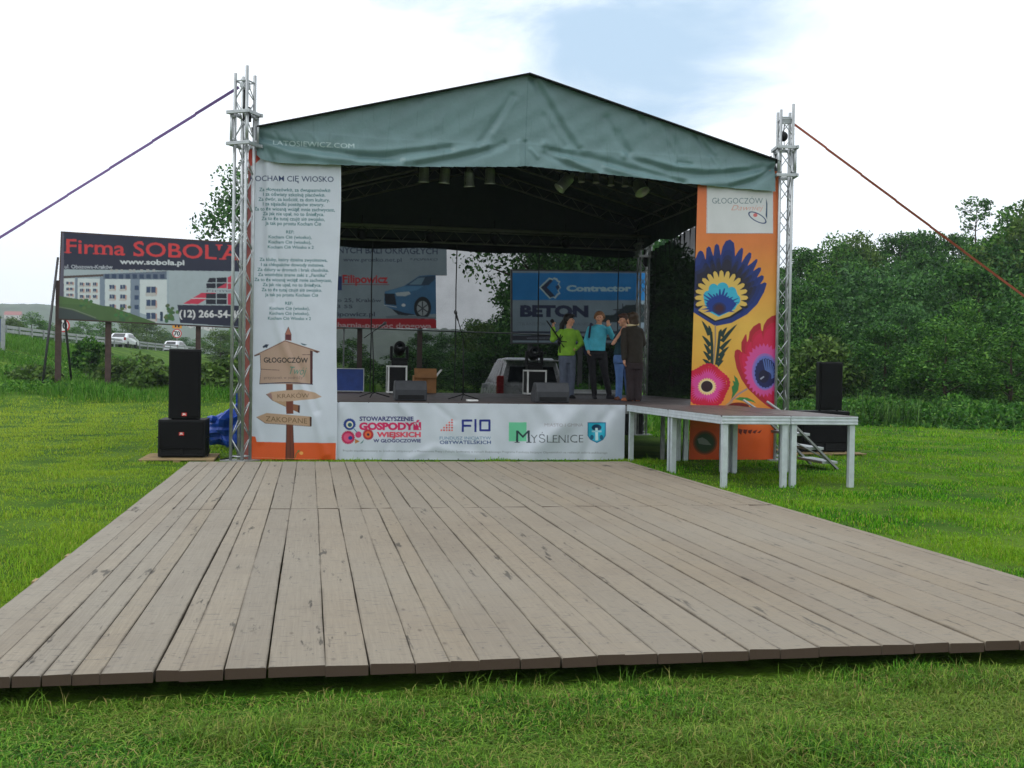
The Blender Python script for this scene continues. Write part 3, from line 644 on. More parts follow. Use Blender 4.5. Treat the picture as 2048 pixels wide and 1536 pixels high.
# trusses
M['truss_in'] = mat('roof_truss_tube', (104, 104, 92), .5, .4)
def ladder(name, p0, p1, off, r=.022, n=14, parent=roof):
    b = MB(); p0, p1, off = np.array(p0, float), np.array(p1, float), np.array(off, float)
    b.tube(p0, p1, r); b.tube(p0+off, p1+off, r)
    for k in range(n):
        a = p0+(p1-p0)*(k/n); c = p0+(p1-p0)*((k+1)/n); b.tube(a if k % 2 else a+off, c+off if k % 2 else c, .008, n=5)
    return b.build(name, M['truss_in'], parent, True)
for k, y in enumerate((Y0+.55, Y0+1.9, Y0+3.4, Y0+5.0, YB-.15)):
    for ex in (el[0]+.25, er[0]-.25):
        ladder('rafter', (ex, y, el[2]-.08), (pk[0]-.05*np.sign(pk[0]-ex), y, pk[2]-.10), (0, 0, -.24), n=18)
ladder('ridge_beam', (pk[0], Y0+.1, pk[2]-.12), (pk[0], YB+.1, pk[2]-.12), (0, 0, -.25))
for ex in (el[0]+.22, er[0]-.22): ladder('eave_beam', (ex, Y0+.1, el[2]-.1), (ex, YB, el[2]-.1), (0, 0, -.26))
for z in (4.42, 4.68): pass
ladder('back_beam', (el[0]+.2, YB-.12, 4.40), (er[0]-.2, YB-.12, 4.40), (0, 0, .27), n=34)
ladder('back_beam', (el[0]+.2, YB-1.2, 4.60), (er[0]-.2, YB-1.2, 4.60), (0, .2, .0), n=34)
ladder('front_beam', (TXL+.2, Y0+.5, 5.27), (TXR-.2, Y0+.5, 5.27), (0, 0, -.26), n=34)

# spotlights --------------------------------------------------------
def par(px, py, Y, L, r, aim, label, dark=False):
    c = at(px, py, Y=Y); T = thing('spotlight', label, 'spotlight', c, 'spotlights hung from the roof trusses'); aim = Vector(aim).normalized()
    q = aim.to_track_quat('Z', 'Y').to_matrix().to_4x4(); Mx = Matrix.Translation(V3(c)) @ q
    cm = M['black'] if dark else M['lamp_can']
    MB().lathe([(r*.30, -L*.62), (r*.42, -L*.55), (r*.5, -L*.42), (r*.9, -L*.36), (r, -L*.25), (r, L*.42), (r*1.12, L*.44), (r*1.12, L*.5), (r*.98, L*.5), (r*.94, L*.40)], Mx, 22).build('can', cm, T, True)
    MB().lathe([(r*.93, L*.36), (r*.6, L*.33), (.002, L*.32)], Mx, 22).build('lens', M['glass'], T, True)
    b = MB(); cz = np.array(c); b.path([cz+[-r*1.1, 0, 0], cz+[-r*1.15, 0, r*1.3], cz+[0, 0, r*2.0], cz+[r*1.15, 0, r*1.3], cz+[r*1.1, 0, 0]], .009, 6)
    b.tube(cz+[0, 0, r*2.0], cz+[0, 0, r*2.0+.24], .012); b.build('yoke', M['black'], T, True)
    return T
names4 = ('silver can spotlight hanging straight down, farthest from the roof peak', 'silver can spotlight hanging straight down, second from the song banner', 'silver can spotlight hanging lowest with a flared rim, third from the song banner', 'silver can spotlight hanging straight down just left of the roof peak')
for (x, y), lb in zip(((848, 347), (890, 349), (938, 356), (980, 350)), names4): par(x, y, Y0+.55, .30, .083, (random.uniform(-.1, .1), .15, -1), lb)
par(1131, 364, Y0+.55, .34, .095, (-.75, -.1, -.8), 'larger silver can spotlight tilted sideways right of the roof peak')
sm4 = ('small round spotlight next to the tilted one under the valance', 'small round spotlight, second after the tilted one under the valance', 'small round spotlight, third after the tilted one under the valance', 'small round spotlight closest to the wide spotlight by the flower banner')
for (x, y), lb in zip(((1163, 353), (1192, 355), (1222, 360), (1250, 362)), sm4): par(x, y, Y0+1.0, .2, .055, (0, -.1, -1), lb)
par(1279, 374, Y0+.6, .26, .12, (.25, -.5, -.8), 'wide spotlight nearest the flower banner under the valance')
bk = ('dark round spotlight on the back truss, leftmost of four', 'dark round spotlight above the billboard with the car picture', 'dark round spotlight silhouetted against the sky gap', 'dark round spotlight in front of the tree branches')
for (x, y), lb in zip(((724, 469), (860, 475), (989, 479), (1130, 486)), bk): par(x, y, YB-.5, .2, .095, (0, -1, -.25), lb, True)

# ------------------------------------------------------------------ dark gauze backdrop and side net
def gauze(name, dens, col):
    m, t, p, o = newmat(name); p.inputs['Base Color'].default_value = tuple(lin(col))+(1,); p.inputs['Roughness'].default_value = .9; p.inputs['Specular IOR Level'].default_value = .05
    tr = N(t, 'ShaderNodeBsdfTransparent'); f = mrange(t, noise(t, 1.6, 3), .3, .7, dens-.03, dens+.03)
    ms_ = N(t, 'ShaderNodeMixShader'); t.links.new(f, ms_.inputs[0]); t.links.new(tr.outputs[0], ms_.inputs[1]); t.links.new(p.outputs[0], ms_.inputs[2]); t.links.new(ms_.outputs[0], o.inputs[0]); return m
M['gauze'] = gauze('black_gauze', .68, (13, 17, 18)); M['gauze_side'] = gauze('black_gauze_side', .92, (14, 18, 18))
net = thing('backdrop_net', 'dark see-through gauze closing the back of the stage', 'backdrop net', (XPK, YB+.12, ZS))
sheet('gauze_sheet', lambda u, v: (TXL+.2+(7.72-TXL-.2)*u, YB+.12+.015*math.sin(u*60)*(1-v), ZS-.3+(4.5-ZS+.3)*v), 90, 8, M['gauze'], net)
for px_ in (742, 911, 1076, 1235):
    a = at(px_, 640, Y=YB+.1)[0]; b = MB(); b.path([(a, YB+.1, ZS), (a+.01, YB+.1, 2.2), (a, YB+.1, 3.4), (a+.012, YB+.1, 4.45)], .014, 5); b.build('sewn_edge', M['rope'], net)
snet = thing('side_net', 'dark hanging side net with wrinkled top between the back corner and the flower banner', 'side net', (7.95, 22.7, ZS))
sheet('gauze_sheet', lambda u, v: (7.93+.012*math.sin(u*21+1)*(.3+v*v)+.05*v**6*math.sin(u*60), 21.15+(YB-21.2)*u, ZS-.02+(4.62-ZS-.25*u)*v), 90, 10, M['gauze_side'], snet)
MB().path([(7.93, 21.14, ZS), (7.95, 21.14, 2.5), (7.93, 21.14, 4.6)], .016, 5).build('sewn_edge', M['rope'], snet)
# rail behind the stage
rl = thing('barrier_rail', 'thin pale pipe rail behind the gauze at the back of the stage', 'rail', (3, YB+.6, 0))
a, c = at(600, 652, Y=YB+.6), at(1300, 677, Y=YB+.6); MB().tube(a, c, .017).build('pipe', M['rail'], rl, True)
for px_ in (688, 1180, 1290):
    q = at(px_, 655+.035*(px_-688), Y=YB+.6); MB().tube((q[0], q[1], 0), q, .017).build('post', M['rail'], rl, True)

# ------------------------------------------------------------------ tall banner with the song text
YL = Y0-.022
lx0, lx1 = float(at(493, 600, Y=YL)[0]), float(at(677, 600, Y=YL)[0]); ltop, lbot = 5.0, .015
A = crop(460, 320, .20833); B = crop(460, 620, .20833)
cv = Canvas((lx0, YL, ltop), X, DN, lx1-lx0, ltop-lbot, 150, (206, 212, 222), conv=A)
# orange margin and foot
cv.rect(0, -80, 206, 3000, (148, 84, 84)); cv.poly([(222, 60), (330, -40), (222, -100), (100, -100), (100, 60)], (196, 74, 60)); 
cv.poly([(206, 900), (206, 3000), (120, 3000), (130, 900)], (160, 92, 84))
cv.text('KOCHAM CIĘ WIOSKO', 196, 990, 152, 206, (30, 52, 96), .010, 0, .008)
tcol = (44, 110, 116)
v1 = [('Za głogoszówkę, za dwupasmówkę', 282, 958), ('I za oświaty szkolną placówkę.', 320, 910), ('Za dwór, za kościół, za dom kultury.', 275, 952), ('I za sąsiadki postępów stwory.', 318, 900), ('Za to że wiosną wciąż mnie zachwycasz,', 232, 1000), ('Za jak nie upał, no to śnieżyca.', 316, 898), ('Za to że tutaj czuję się swojsko,', 305, 905), ('Ja tak po prostu Kocham Cię', 340, 872)]
for i, (s_, a, b_) in enumerate(v1): cv.text(s_, a, b_, 268+46.4*i, 302+46.4*i, tcol, .02, 0, .012)
for i, (s_, a, b_) in enumerate([('REF:', 540, 616), ('Kocham Cię (wiosko),', 374, 784), ('Kocham Cię (wiosko),', 374, 780), ('Kocham Cię Wiosko x 2', 368, 806)]): cv.text(s_, a, b_, 678+48*i, 708+48*i, tcol, .02, 0, .008)
v2 = [('Za kluby, który dzielna zwycięstwa,', 288, 940), ('I za chłopaków dowody męstwa.', 304, 912), ('Za dziury w drogach i brak chodnika.', 268, 956), ('Za wszędzie znane zaki z „Fantika"', 274, 936), ('Za to że wiosną wciąż mnie zachwycasz,', 240, 988), ('Za jak nie upał, no to śnieżyca.', 320, 888), ('Za to że tutaj czuję się swojsko.', 310, 896), ('Ja tak po prostu Kocham Cię', 344, 860)]
for i, (s_, a, b_) in enumerate(v2): cv.text(s_, a, b_, 940+48.3*i, 972+48.3*i, tcol, .02, 0, .012)
for i, (s_, a, b_) in enumerate([('REF:', 540, 614), ('Kocham Cię (wiosko),', 390, 778), ('Kocham Cię (wiosko),', 388, 776), ('Kocham Cię Wiosko x 2', 374, 792)]): cv.text(s_, a, b_, 1362+48*i, 1392+48*i, tcol, .02, 0, .008)
cv.conv = B
cv.poly([(200, 1195), (216, 1215), (252, 1218), (264, 1268), (540, 1274), (1015, 1278), (1015, 1600), (190, 1600)], (222, 92, 40))
wood, woodd, ink = (178, 150, 132), (118, 66, 48), (66, 36, 34)
cv.poly([(548, 1090), (606, 1090), (622, 1450), (540, 1450)], (112, 58, 40)); cv.line([(548, 1090), (541, 1450)], 8, ink); cv.line([(606, 1090), (620, 1450)], 7, ink); cv.line([(580, 1110), (584, 1440)], 5, (88, 44, 34))
cv.poly([(540, 870), (612, 870), (612, 1000), (545, 1000)], (112, 58, 40)); cv.poly([(610, 905), (674, 918), (668, 990), (610, 965)], (140, 92, 62)); cv.poly([(660, 916), (676, 918), (672, 992), (654, 986)], ink)
cv.poly([(545, 700), (610, 700), (610, 772), (545, 772)], (112, 58, 40)); cv.line([(545, 770), (610, 770)], 6, ink)
cv.poly([(540, 235), (572, 165), (602, 240), (602, 300), (540, 290)], (170, 112, 96)); cv.rect(540, 238, 600, 292, (96, 44, 50)); cv.line([(540, 235), (572, 165), (602, 240)], 4, ink)
cv.poly([(300, 430), (240, 440), (540, 292), (876, 400), (856, 416), (782, 392), (800, 716), (292, 710), (304, 580)], wood)
cv.line([(244, 440), (540, 300), (870, 405)], 9, (128, 96, 84)); cv.line([(244, 444), (290, 430)], 9, ink); cv.poly([(782, 390), (808, 398), (800, 718), (778, 712)], (74, 34, 36)); cv.poly([(806, 396), (876, 398), (850, 418)], (86, 44, 40)); cv.line([(292, 712), (540, 700), (660, 704), (800, 716)], 9, (44, 40, 70)); cv.line([(298, 430), (304, 580), (292, 710)], 5, ink); cv.line([(302, 570), (380, 576), (480, 580)], 5, (70, 50, 56)); cv.line([(706, 432), (780, 432)], 5, ink)
cv.text('GŁOGOCZÓW', 332, 760, 456, 506, (26, 34, 38), .022, 0, .01); cv.text('Twój', 582, 748, 540, 618, (30, 128, 112), -.006, .45, .05); cv.text('przystanek w podróży', 335, 706, 636, 664, (110, 92, 86), .0)
cv.poly([(322, 352), (352, 332), (384, 334), (372, 350), (364, 368), (350, 362), (326, 368)], (36, 50, 70)); cv.poly([(688, 318), (716, 326), (756, 336), (730, 344), (704, 336)], (70, 96, 110))
cv.poly([(354, 812), (400, 790), (560, 772), (700, 768), (820, 795), (886, 836), (820, 856), (560, 880), (420, 874)], (188, 158, 134)); cv.poly([(354, 812), (404, 800), (414, 868)], (150, 116, 112)); cv.line([(354, 812), (414, 870), (540, 930)], 5, (110, 80, 60)); cv.poly([(420, 874), (545, 880), (545, 930)], (176, 144, 112)); cv.text('KRAKÓW', 462, 764, 806, 850, (110, 86, 58), -.004, 0, -.02)
cv.poly([(262, 1030), (356, 992), (560, 1008), (780, 1026), (776, 1118), (560, 1100), (345, 1088)], (184, 152, 124)); cv.poly([(768, 1028), (786, 1030), (784, 1120), (768, 1116)], ink); cv.line([(262, 1032), (345, 1090), (776, 1120)], 5, (110, 80, 60)); cv.text('ZAKOPANE', 350, 742, 1018, 1070, (104, 84, 50), -.004, 0, .06)
cv.line([(630, 1420), (640, 1380), (672, 1352)], 8, (60, 120, 70)); cv.ell(688, 1376, 18, 16, (236, 170, 90)); cv.ell(660, 1356, 10, 8, (80, 130, 70)); cv.line([(500, 1436), (560, 1445), (680, 1442)], 4, (150, 120, 60)); cv.line([(222, 1418), (1010, 1440)], 3, (240, 150, 110))
lfold = [([(.28, .0), (.32, 1.2), (.34, 2.0), (.50, 2.9), (.60, 3.2), (.98, 4.0), (1.25, 4.9)], .07, .03), ([(.42, 1.6), (.62, 2.7), (.76, 3.3), (1.1, 4.2)], .07, -.022), ([(.2, .3), (.24, 1.6), (.4, 2.5)], .06, -.018), ([(.45, .0), (.46, .6)], .05, .012), ([(.9, 3.4), (1.3, 4.6)], .1, .014), ([(.1, 4.2), (.25, 4.7)], .06, .012), ([(1.1, 0), (1.12, .5)], .05, .01)]
def displ(u, v):
    d = .012+.010*np.sin(u*3+v*.9)+.004*np.sin(u*9-v*2.3)
    for pl, w, a in lfold: d = d+a*np.exp(-(seg_dist(u, v, pl)/w)**2)
    e = np.clip((.12-u)/.12, 0, 1); d = d-.0*e; out = np.stack([.02*np.sin(v*1.7)*(u/1.5)-.012*(v/5), np.zeros_like(u), np.maximum(d, -.005)], -1); return out
lb = cv.mesh('song_banner', M['pvc'], None, displ)
tag(lb, 'tall white banner with song text and a painted wooden signpost beside the truss tower', 'banner')

# ------------------------------------------------------------------ tall orange banner with folk flowers
YRB = Y0-.022
rx0, rx1 = float(at(1391, 600, Y=YRB)[0]), float(at(1553, 600, Y=YRB)[0])
A = crop(1360, 340, .20833); B = crop(1360, 620, .20833)
cv = Canvas((rx0, YRB, 5.0), X, DN, rx1-rx0, 4.985, 150, (220, 130, 60), conv=A)
cv.vgrad([(500, 150, (226, 118, 72)), (500, 700, (218, 126, 66)), (500, 1100, (220, 150, 66)), (500, 1500, (222, 176, 78)), (500, 1900, (220, 164, 66)), (500, 2240, (224, 140, 58)), (500, 2500, (220, 92, 36)), (500, 2900, (214, 84, 30))])
cv.rect(255, 100, 893, 612, (214, 214, 216)); cv.line([(255, 612), (893, 612)], 4, (150, 120, 110)); cv.line([(256, 150), (262, 612)], 4, (170, 150, 150))
cv.text('GŁOGOCZÓW', 308, 792, 268, 326, (36, 92, 104), -.012); cv.text('Dawniej', 492, 800, 336, 390, (214, 140, 120), -.012, .4)
cv.ell(742, 460, 98, 40, (30, 58, 110), .52); cv.ell(742, 460, 84, 31, (214, 214, 216), .52); cv.ell(722, 436, 20, 18, (206, 110, 110)); cv.poly([(822, 268), (838, 330), (834, 480), (820, 440), (826, 350)], (30, 64, 100))
# large blue flower
out = [(60, 1300), (150, 1372), (350, 1502), (500, 1470), (640, 1390), (740, 1290), (806, 1175), (832, 1092), (812, 1080), (768, 1098), (800, 1052), (804, 1022), (784, 1012), (738, 1034), (775, 968), (776, 940), (752, 938), (700, 974), (738, 888), (742, 862), (726, 858), (684, 898), (648, 922), (682, 842), (684, 802), (664, 792), (628, 832), (592, 892), (606, 792), (607, 757), (590, 748), (560, 782), (530, 832), (528, 762), (520, 702), (482, 670), (442, 685), (412, 740), (394, 822), (384, 760), (378, 728), (356, 710), (336, 730), (324, 830), (306, 780), (296, 748), (278, 736), (258, 756), (252, 872), (240, 822), (226, 788), (205, 776), (184, 790), (160, 850), (60, 900)]
cv.poly(out, (34, 52, 118))
oc = np.array(out, float); ctr = np.array((420, 1210.)); 
for k, c_ in ((.86, (32, 46, 104)), (.76, (34, 40, 78)), (.68, (38, 36, 56))): cv.poly(ctr+(oc-ctr)*np.array((k, k*.96)), c_)
def toothed(cx, cy_, rx, ry, a0, a1, n, dep, tip):
    pts = []
    for i in range(n):
        for q, k in ((.0, 1-dep), (.22, .95), (.5, 1.02), (.78, .97), (1.0, 1-dep)):
            a = a0+(a1-a0)*(i+q)/n; sk = .10*q; pts.append((cx+rx*k*math.cos(a+sk*0), cy_-ry*k*math.sin(a)))
    return pts+tip
cv.poly(toothed(404, 1225, 260, 272, R(-28), R(208), 15, .30, [(190, 1370), (345, 1462), (500, 1420), (610, 1340)]), (28, 26, 34))
cv.poly(toothed(404, 1225, 244, 256, R(-24), R(204), 15, .26, [(190, 1350), (350, 1447), (480, 1408), (596, 1330)]), (216, 180, 92))
for cx_, cy_, rx_, ry_ in ((275, 1215, 38, 52), (330, 1150, 46, 56), (415, 1140, 56, 58), (500, 1180, 46, 56), (545, 1248, 34, 48)): cv.ell(cx_, cy_, rx_, ry_, (56, 168, 196))
cv.poly([(238, 1230), (300, 1130), (540, 1160), (576, 1250), (530, 1340), (380, 1412), (300, 1370), (250, 1290)], (60, 172, 200))
for a in np.linspace(-28, 208, 19): 
    L_ = 132+26*math.cos(R((a-20)*6)); x_, y_ = 390+L_*1.22*math.cos(R(a)), 1300-L_*1.05*math.sin(R(a)); w_ = R(7)
    cv.poly([(390+90*math.cos(R(a)+w_*1.2), 1310-90*math.sin(R(a)+w_*1.2)), (x_-6, y_), (x_+6, y_), (390+90*math.cos(R(a)-w_*1.2), 1310-90*math.sin(R(a)-w_*1.2))], (32, 60, 140))
cv.poly([(262, 1285), (300, 1240), (400, 1200), (500, 1240), (545, 1290), (500, 1350), (385, 1402), (300, 1352)], (30, 58, 138))
for k, c_ in ((64, (40, 48, 100)), (50, (52, 40, 72)), (34, (66, 34, 50))): cv.ell(385, 1330, k, k*.9, c_)
cv.conv = B
# stem and feathered leaves
stem = (150, 128, 110)
cv.line([(350, 150), (352, 300), (338, 480), (325, 560)], 14, stem)
def feather(spine, tips, wd, col):
    spine = np.array(spine, float); cv.line(spine, wd, col)
    for (bx, by), (tx, ty) in tips:
        d = np.array([tx-bx, ty-by], float); n = np.array([-d[1], d[0]])/np.linalg.norm(d); n = n if n[1] > 0 else -n
        p0 = np.array([bx, by], float); md = p0+d*.5
        cv.poly([p0-n*6, md-n*14+d*.02, p0+d*.85-n*9, p0+d, p0+d*.8+n*8, md+n*18, p0+n*34+d*.05], col)
lf = (30, 54, 50)
feather([(312, 220), (322, 360), (320, 520)], [((312, 240), (222, 104)), ((315, 230), (288, 150)), ((318, 340), (226, 248)), ((318, 415), (244, 324)), ((318, 470), (238, 396)), ((314, 520), (234, 474))], 26, lf)
feather([(392, 220), (380, 360), (362, 520)], [((395, 300), (554, 138)), ((392, 250), (460, 168)), ((388, 240), (406, 186)), ((388, 370), (502, 278)), ((378, 440), (478, 354)), ((370, 490), (442, 420)), ((362, 522), (428, 488))], 26, lf)
# large red flower at the right edge
red = [(960, 40), (905, 55), (880, 60), (832, 95), (800, 150), (790, 205), (778, 200), (772, 132), (755, 127), (700, 160), (664, 212), (650, 312), (640, 310), (636, 236), (625, 238), (590, 312), (588, 380), (600, 418), (576, 386), (550, 380), (530, 396), (525, 450), (545, 560), (590, 670), (650, 762), (740, 850), (830, 920), (960, 1000)]
cv.poly(red, (168, 36, 50)); rc = np.array(red, float); c0 = np.array((830, 560.)); cv.poly(c0+(rc-c0)*.86, (190, 32, 62)); cv.poly(c0+(rc-c0)*.78, (200, 34, 74))
pts = []
for i in range(60):
    a = i/60*2*math.pi; k = 1.0+(.10 if i % 2 else -.05)*(1 if -2.6 < a-math.pi < 2.6 else .4); pts.append((800+172*k*math.cos(a), 580+238*k*math.sin(a)))
cv.poly(pts, (208, 78, 146)); cv.ell(812, 596, 128, 178, (150, 104, 176)); cv.ell(814, 600, 112, 160, (104, 112, 186))
pts = [(818+(100+(9 if i % 2 else 0))*math.cos(i/44*2*math.pi), 608+(136+(9 if i % 2 else 0))*math.sin(i/44*2*math.pi)) for i in range(44)]
cv.poly(pts, (34, 36, 84)); 
for i in range(9): a = R(-100+i*15); cv.line([(830+50*math.cos(a), 640+50*math.sin(a)), (812+94*math.cos(a), 600+126*math.sin(a))], 12, (86, 108, 170))
cv.ell(800, 640, 52, 62, (32, 28, 58)); cv.poly([(762, 660), (800, 636), (806, 646), (772, 672)], (160, 160, 180))
# pink flower
for i in range(40):
    a = i/40*2*math.pi; r_ = 182+12*math.cos(5*a+1.0); cv.ell(278+r_*math.cos(a), 728+r_*1.02*math.sin(a), 19, 19, (196, 24, 58))
cv.ell(278, 728, 174, 180, (198, 26, 60))
pts = []
for i in range(90):
    a = i/90*2*math.pi; r_ = (132+34*abs(math.cos(2.5*a+.4)))*(1.06 if i % 2 else .76); pts.append((276+r_*math.cos(a), 732+r_*math.sin(a)))
cv.poly(pts, (214, 72, 148))
pts = [(278+(86 if i % 2 else 70)*math.cos(i/44*2*math.pi), 738+(86 if i % 2 else 70)*math.sin(i/44*2*math.pi)) for i in range(44)]
cv.poly(pts, (232, 204, 138)); cv.ell(277, 736, 57, 58, (230, 220, 190)); cv.ell(277, 736, 53, 54, (50, 26, 38))
cv.poly([(520, 628), (552, 660), (568, 710), (560, 770), (520, 830), (496, 860), (506, 800), (500, 740), (520, 720), (508, 680), (532, 690)], (54, 118, 62)); cv.line([(640, 760), (560, 810), (490, 880)], 16, (150, 130, 130)); cv.line([(500, 880), (430, 940)], 22, (176, 140, 110))
cv.poly([(528, 858), (570, 838), (640, 842), (700, 872), (724, 898), (690, 884), (640, 872), (650, 900), (600, 876)], (64, 130, 62))
cv.ell(560, 930, 100, 40, (110, 30, 26))
for k, c_ in ((104, (150, 70, 30)), (92, (84, 66, 36)), (76, (50, 72, 46))): cv.ell(262, 1275, k, k*1.12, c_)
cv.poly([(196, 1240), (240, 1225), (280, 1250), (320, 1300), (260, 1296), (210, 1286)], (120, 128, 116))
for k in range(5): cv.poly([(560+46*k, 1140+8*k), (600+46*k, 1150), (585+44*k, 1200-4*k), (560+44*k, 1180)], (96, 36, 28))
cv.line([(110, 1440), (850, 1438)], 3, (236, 150, 110))
rfold = [([(.2, 0), (.25, 1.5)], .1, .01), ([(1.2, .4), (1.0, 2.4), (1.15, 4.6)], .14, .014), ([(.5, 3.6), (.45, 4.9)], .1, .014), ([(.8, 2.5), (.75, 4.9)], .1, -.01)]
def dispr(u, v):
    d = .012+.008*np.sin(u*3.4+v*1.1)
    for pl, w, a in rfold: d = d+a*np.exp(-(seg_dist(u, v, pl)/w)**2)
    return np.stack([-.07*(v/5)*np.clip(1-u/.8, 0, 1)+0*u, 0*u, np.maximum(d, -.004)], -1)
tag(cv.mesh('flower_banner', M['pvc'], None, dispr), 'tall orange banner printed with large folk flowers at the right of the stage', 'banner')

# ------------------------------------------------------------------ stage extension: four aluminium framed platform modules
M['top'] = mat('platform_ply', (84, 72, 68), .45, 0, .22, 4, .1, 80)
PX0, PX1, PY0, PY1 = 5.225, 7.14, 12.86, Y0-.075
def module(x0, x1, y0, y1, label):
    T = thing('platform_module', label, 'platform', ((x0+x1)/2, (y0+y1)/2, 0), 'platform modules of the stage extension'); g = .004
    x0, x1, y0, y1 = x0+g, x1-g, y0+g, y1-g
    MB().box(x0+.012, x1-.012, y0+.012, y1-.012, ZS-.02, ZS+.001).build('deck_board', M['top'], T)
    b = MB(); zt, zb = ZS-.001, ZS-.115
    for (a, c_, d, e) in ((x0, x1, y0, y0+.05), (x0, x1, y1-.05, y1)):
        b.box(a, c_, d, e, zb, zt-.021)
        sgn = -1 if d == y0 else 1; yy = d if sgn < 0 else e
        for zz in (zb+.004, zb+.042, zt-.026): b.box(a, c_, yy-(.007 if sgn < 0 else -.001), yy+(-.001 if sgn < 0 else .007), zz, zz+.022)
    for (a, c_) in ((x0, x0+.05), (x1-.05, x1)):
        b.box(a, c_, y0+.051, y1-.051, zb, zt-.021); xx = a if a == x0 else c_; sgn = -1 if a == x0 else 1
        for zz in (zb+.004, zb+.042, zt-.026): b.box(xx-(.007 if sgn < 0 else -.001), xx+(-.001 if sgn < 0 else .007), y0+.03, y1-.03, zz, zz+.022)
    b.build('edge_frame', M['alu_frame'], T, bevel=.003)
    for x in (x0+.062, x1-.062):
        for y in (y0+.062, y1-.062):
            b = MB(); w = .036
            b.box(x-w, x+w, y-w, y-w+.006, .0, zb+.02); b.box(x-w, x-w+.006, y-w+.007, y+w, .0, zb+.02); b.box(x-w, x+w, y+w-.006, y+w, .0, zb+.02); b.box(x+w-.006, x+w, y-w+.007, y+w-.007, .0, zb+.02)
            b.build('leg', M['alu_frame'], T)
    return T
mxm, mym = (PX0+PX1)/2, (PY0+PY1)/2
module(PX0, mxm, PY0, mym, 'aluminium platform module with dark top, front one beside the dance floor')
module(mxm, PX1, PY0, mym, 'aluminium platform module with dark top, front one on the grass side')
module(PX0, mxm, mym, PY1, 'aluminium platform module touching the end of the white logo banner')
module(mxm, PX1, mym, PY1, 'aluminium platform module directly under the flower banner near the steps')
# steps leading up to the extension from the right
st = thing('access_steps', 'portable aluminium steps leading up to the platform from the grass', 'steps', (7.9, 14.6, 0))
def stairs(x_top, x_bot, ya, yb, n=4):
    for y in (ya, yb):
        MB().bar((x_top, y, ZS-.05), (x_bot, y, .02), .03, .07, up=(0, 1, 0)).build('stringer', M['alu_dull'], st)
        MB().tube((x_top-.25, y, ZS+.12), (x_top+.25, y, ZS-.2), .02).build('side_rail', M['alu_dull'], st, True)
    for k in range(n):
        f = (k+.55)/n; x = x_top+(x_bot-x_top)*f; z = ZS-.05+(.02-ZS+.05)*f
        MB().box(x-.14, x+.12, ya+.02, yb-.02, z-.02, z+.02).build('tread', M['alu'], st, bevel=.003)
    MB().tube((x_top+.02, ya, ZS-.4), (x_bot-.1, ya, .12), .013).build('brace', M['alu_dull'], st, True)
stairs(7.2, 8.15, 15.3, 16.2)

# ------------------------------------------------------------------ loudspeaker stacks
def badge(T, x, y, z, w, h):
    b = MB(); b.box(x-w/2, x+w/2, y-.006, y, z-h/2, z+h/2); bo = b.build('badge', M['red'], T)
    v, t_ = text_tris('JBL', .04); lo, hi = v.min(0), v.max(0); k = w*.72/(hi[0]-lo[0]); ww = MB()
    P = [(x+(q[0]-(lo[0]+hi[0])/2)*k, y-.008, z+(q[1]-(lo[1]+hi[1])/2)*k) for q in v]; ww.add(P, [tuple(map(int, q)) for q in t_]); ww.build('lettering', M['white'], bo)
def speaker(name, label, x0, x1, y0, dep, z0, z1, bad, cat, taper=0.0, port=False, grp='loudspeaker stacks'):
    T = thing(name, label, cat, ((x0+x1)/2, y0+dep/2, z0), grp)
    b = MB(); xm0, xm1 = x0+taper, x1-taper
    b.add([(x0, y0+.03, z0), (x1, y0+.03, z0), (xm1, y0+dep, z0), (xm0, y0+dep, z0), (x0, y0+.03, z1), (x1, y0+.03, z1), (xm1, y0+dep, z1), (xm0, y0+dep, z1)], [(0,3,2,1),(4,5,6,7),(0,1,5,4),(1,2,6,5),(2,3,7,6),(3,0,4,7)])
    b.build('cabinet', M['black'], T, bevel=.012)
    zg = z0+(.22*(z1-z0) if port else .03)
    g = MB(); n = 16
    for i in range(n):
        for j in range(6):
            pass
    b = MB().box(x0+.025, x1-.025, y0+.004, y0+.029, zg, z1-.03); b.build('grille', M['grille'], T, bevel=.008)
    if port:
        b = MB().box(x0+.03, x0+.05, y0, y0+.03, z0+.03, zg-.012).box(x1-.05, x1-.03, y0, y0+.03, z0+.03, zg-.012).box((x0+x1)/2-.015, (x0+x1)/2+.015, y0, y0+.03, z0+.03, zg-.012).box(x0+.05, x1-.05, y0, y0+.03, z0+.02, z0+.04); b.build('port_frame', M['black'], T)
    for x in (x0-.004, x1+.004):
        b = MB(); sgn = 1 if x > (x0+x1)/2 else -1; zz = (z0+z1)/2; b.path([(x, y0+.2, zz), (x+.03*sgn, y0+.22, zz), (x+.03*sgn, y0+.34, zz), (x, y0+.36, zz)], .010, 6); b.build('handle', M['black'], T, True)
    for sx in (x0+.06, x1-.06): MB().lathe([(.025, 0), (.02, -.012)], Matrix.Translation((sx, y0+.12, z0)), 10).build('foot', M['rubber'], T)
    if bad: badge(T, (x0+x1)/2+bad[0], y0+.003, z0+bad[1], .075, .05)
    return T
def wx(px, Y): return float(at(px, 800, Y=Y)[0])
def wz(py, px, Y): return float(at(px, py, Y=Y)[2])
YS_ = 16.95
zs1 = wz(838, 362, YS_); pz = .06
speaker('subwoofer', 'black subwoofer with red badge on timber pallet left of the stage', wx(316, YS_), wx(411, YS_), YS_, .75, pz, zs1-.012, (.0, .36), 'subwoofer', port=True)
speaker('loudspeaker', 'tall black loudspeaker with red badge standing on the left subwoofer', wx(335.5, YS_), wx(401, YS_), YS_+.03, .6, zs1, wz(698, 366, YS_), (.0, .07), 'loudspeaker', taper=.09)
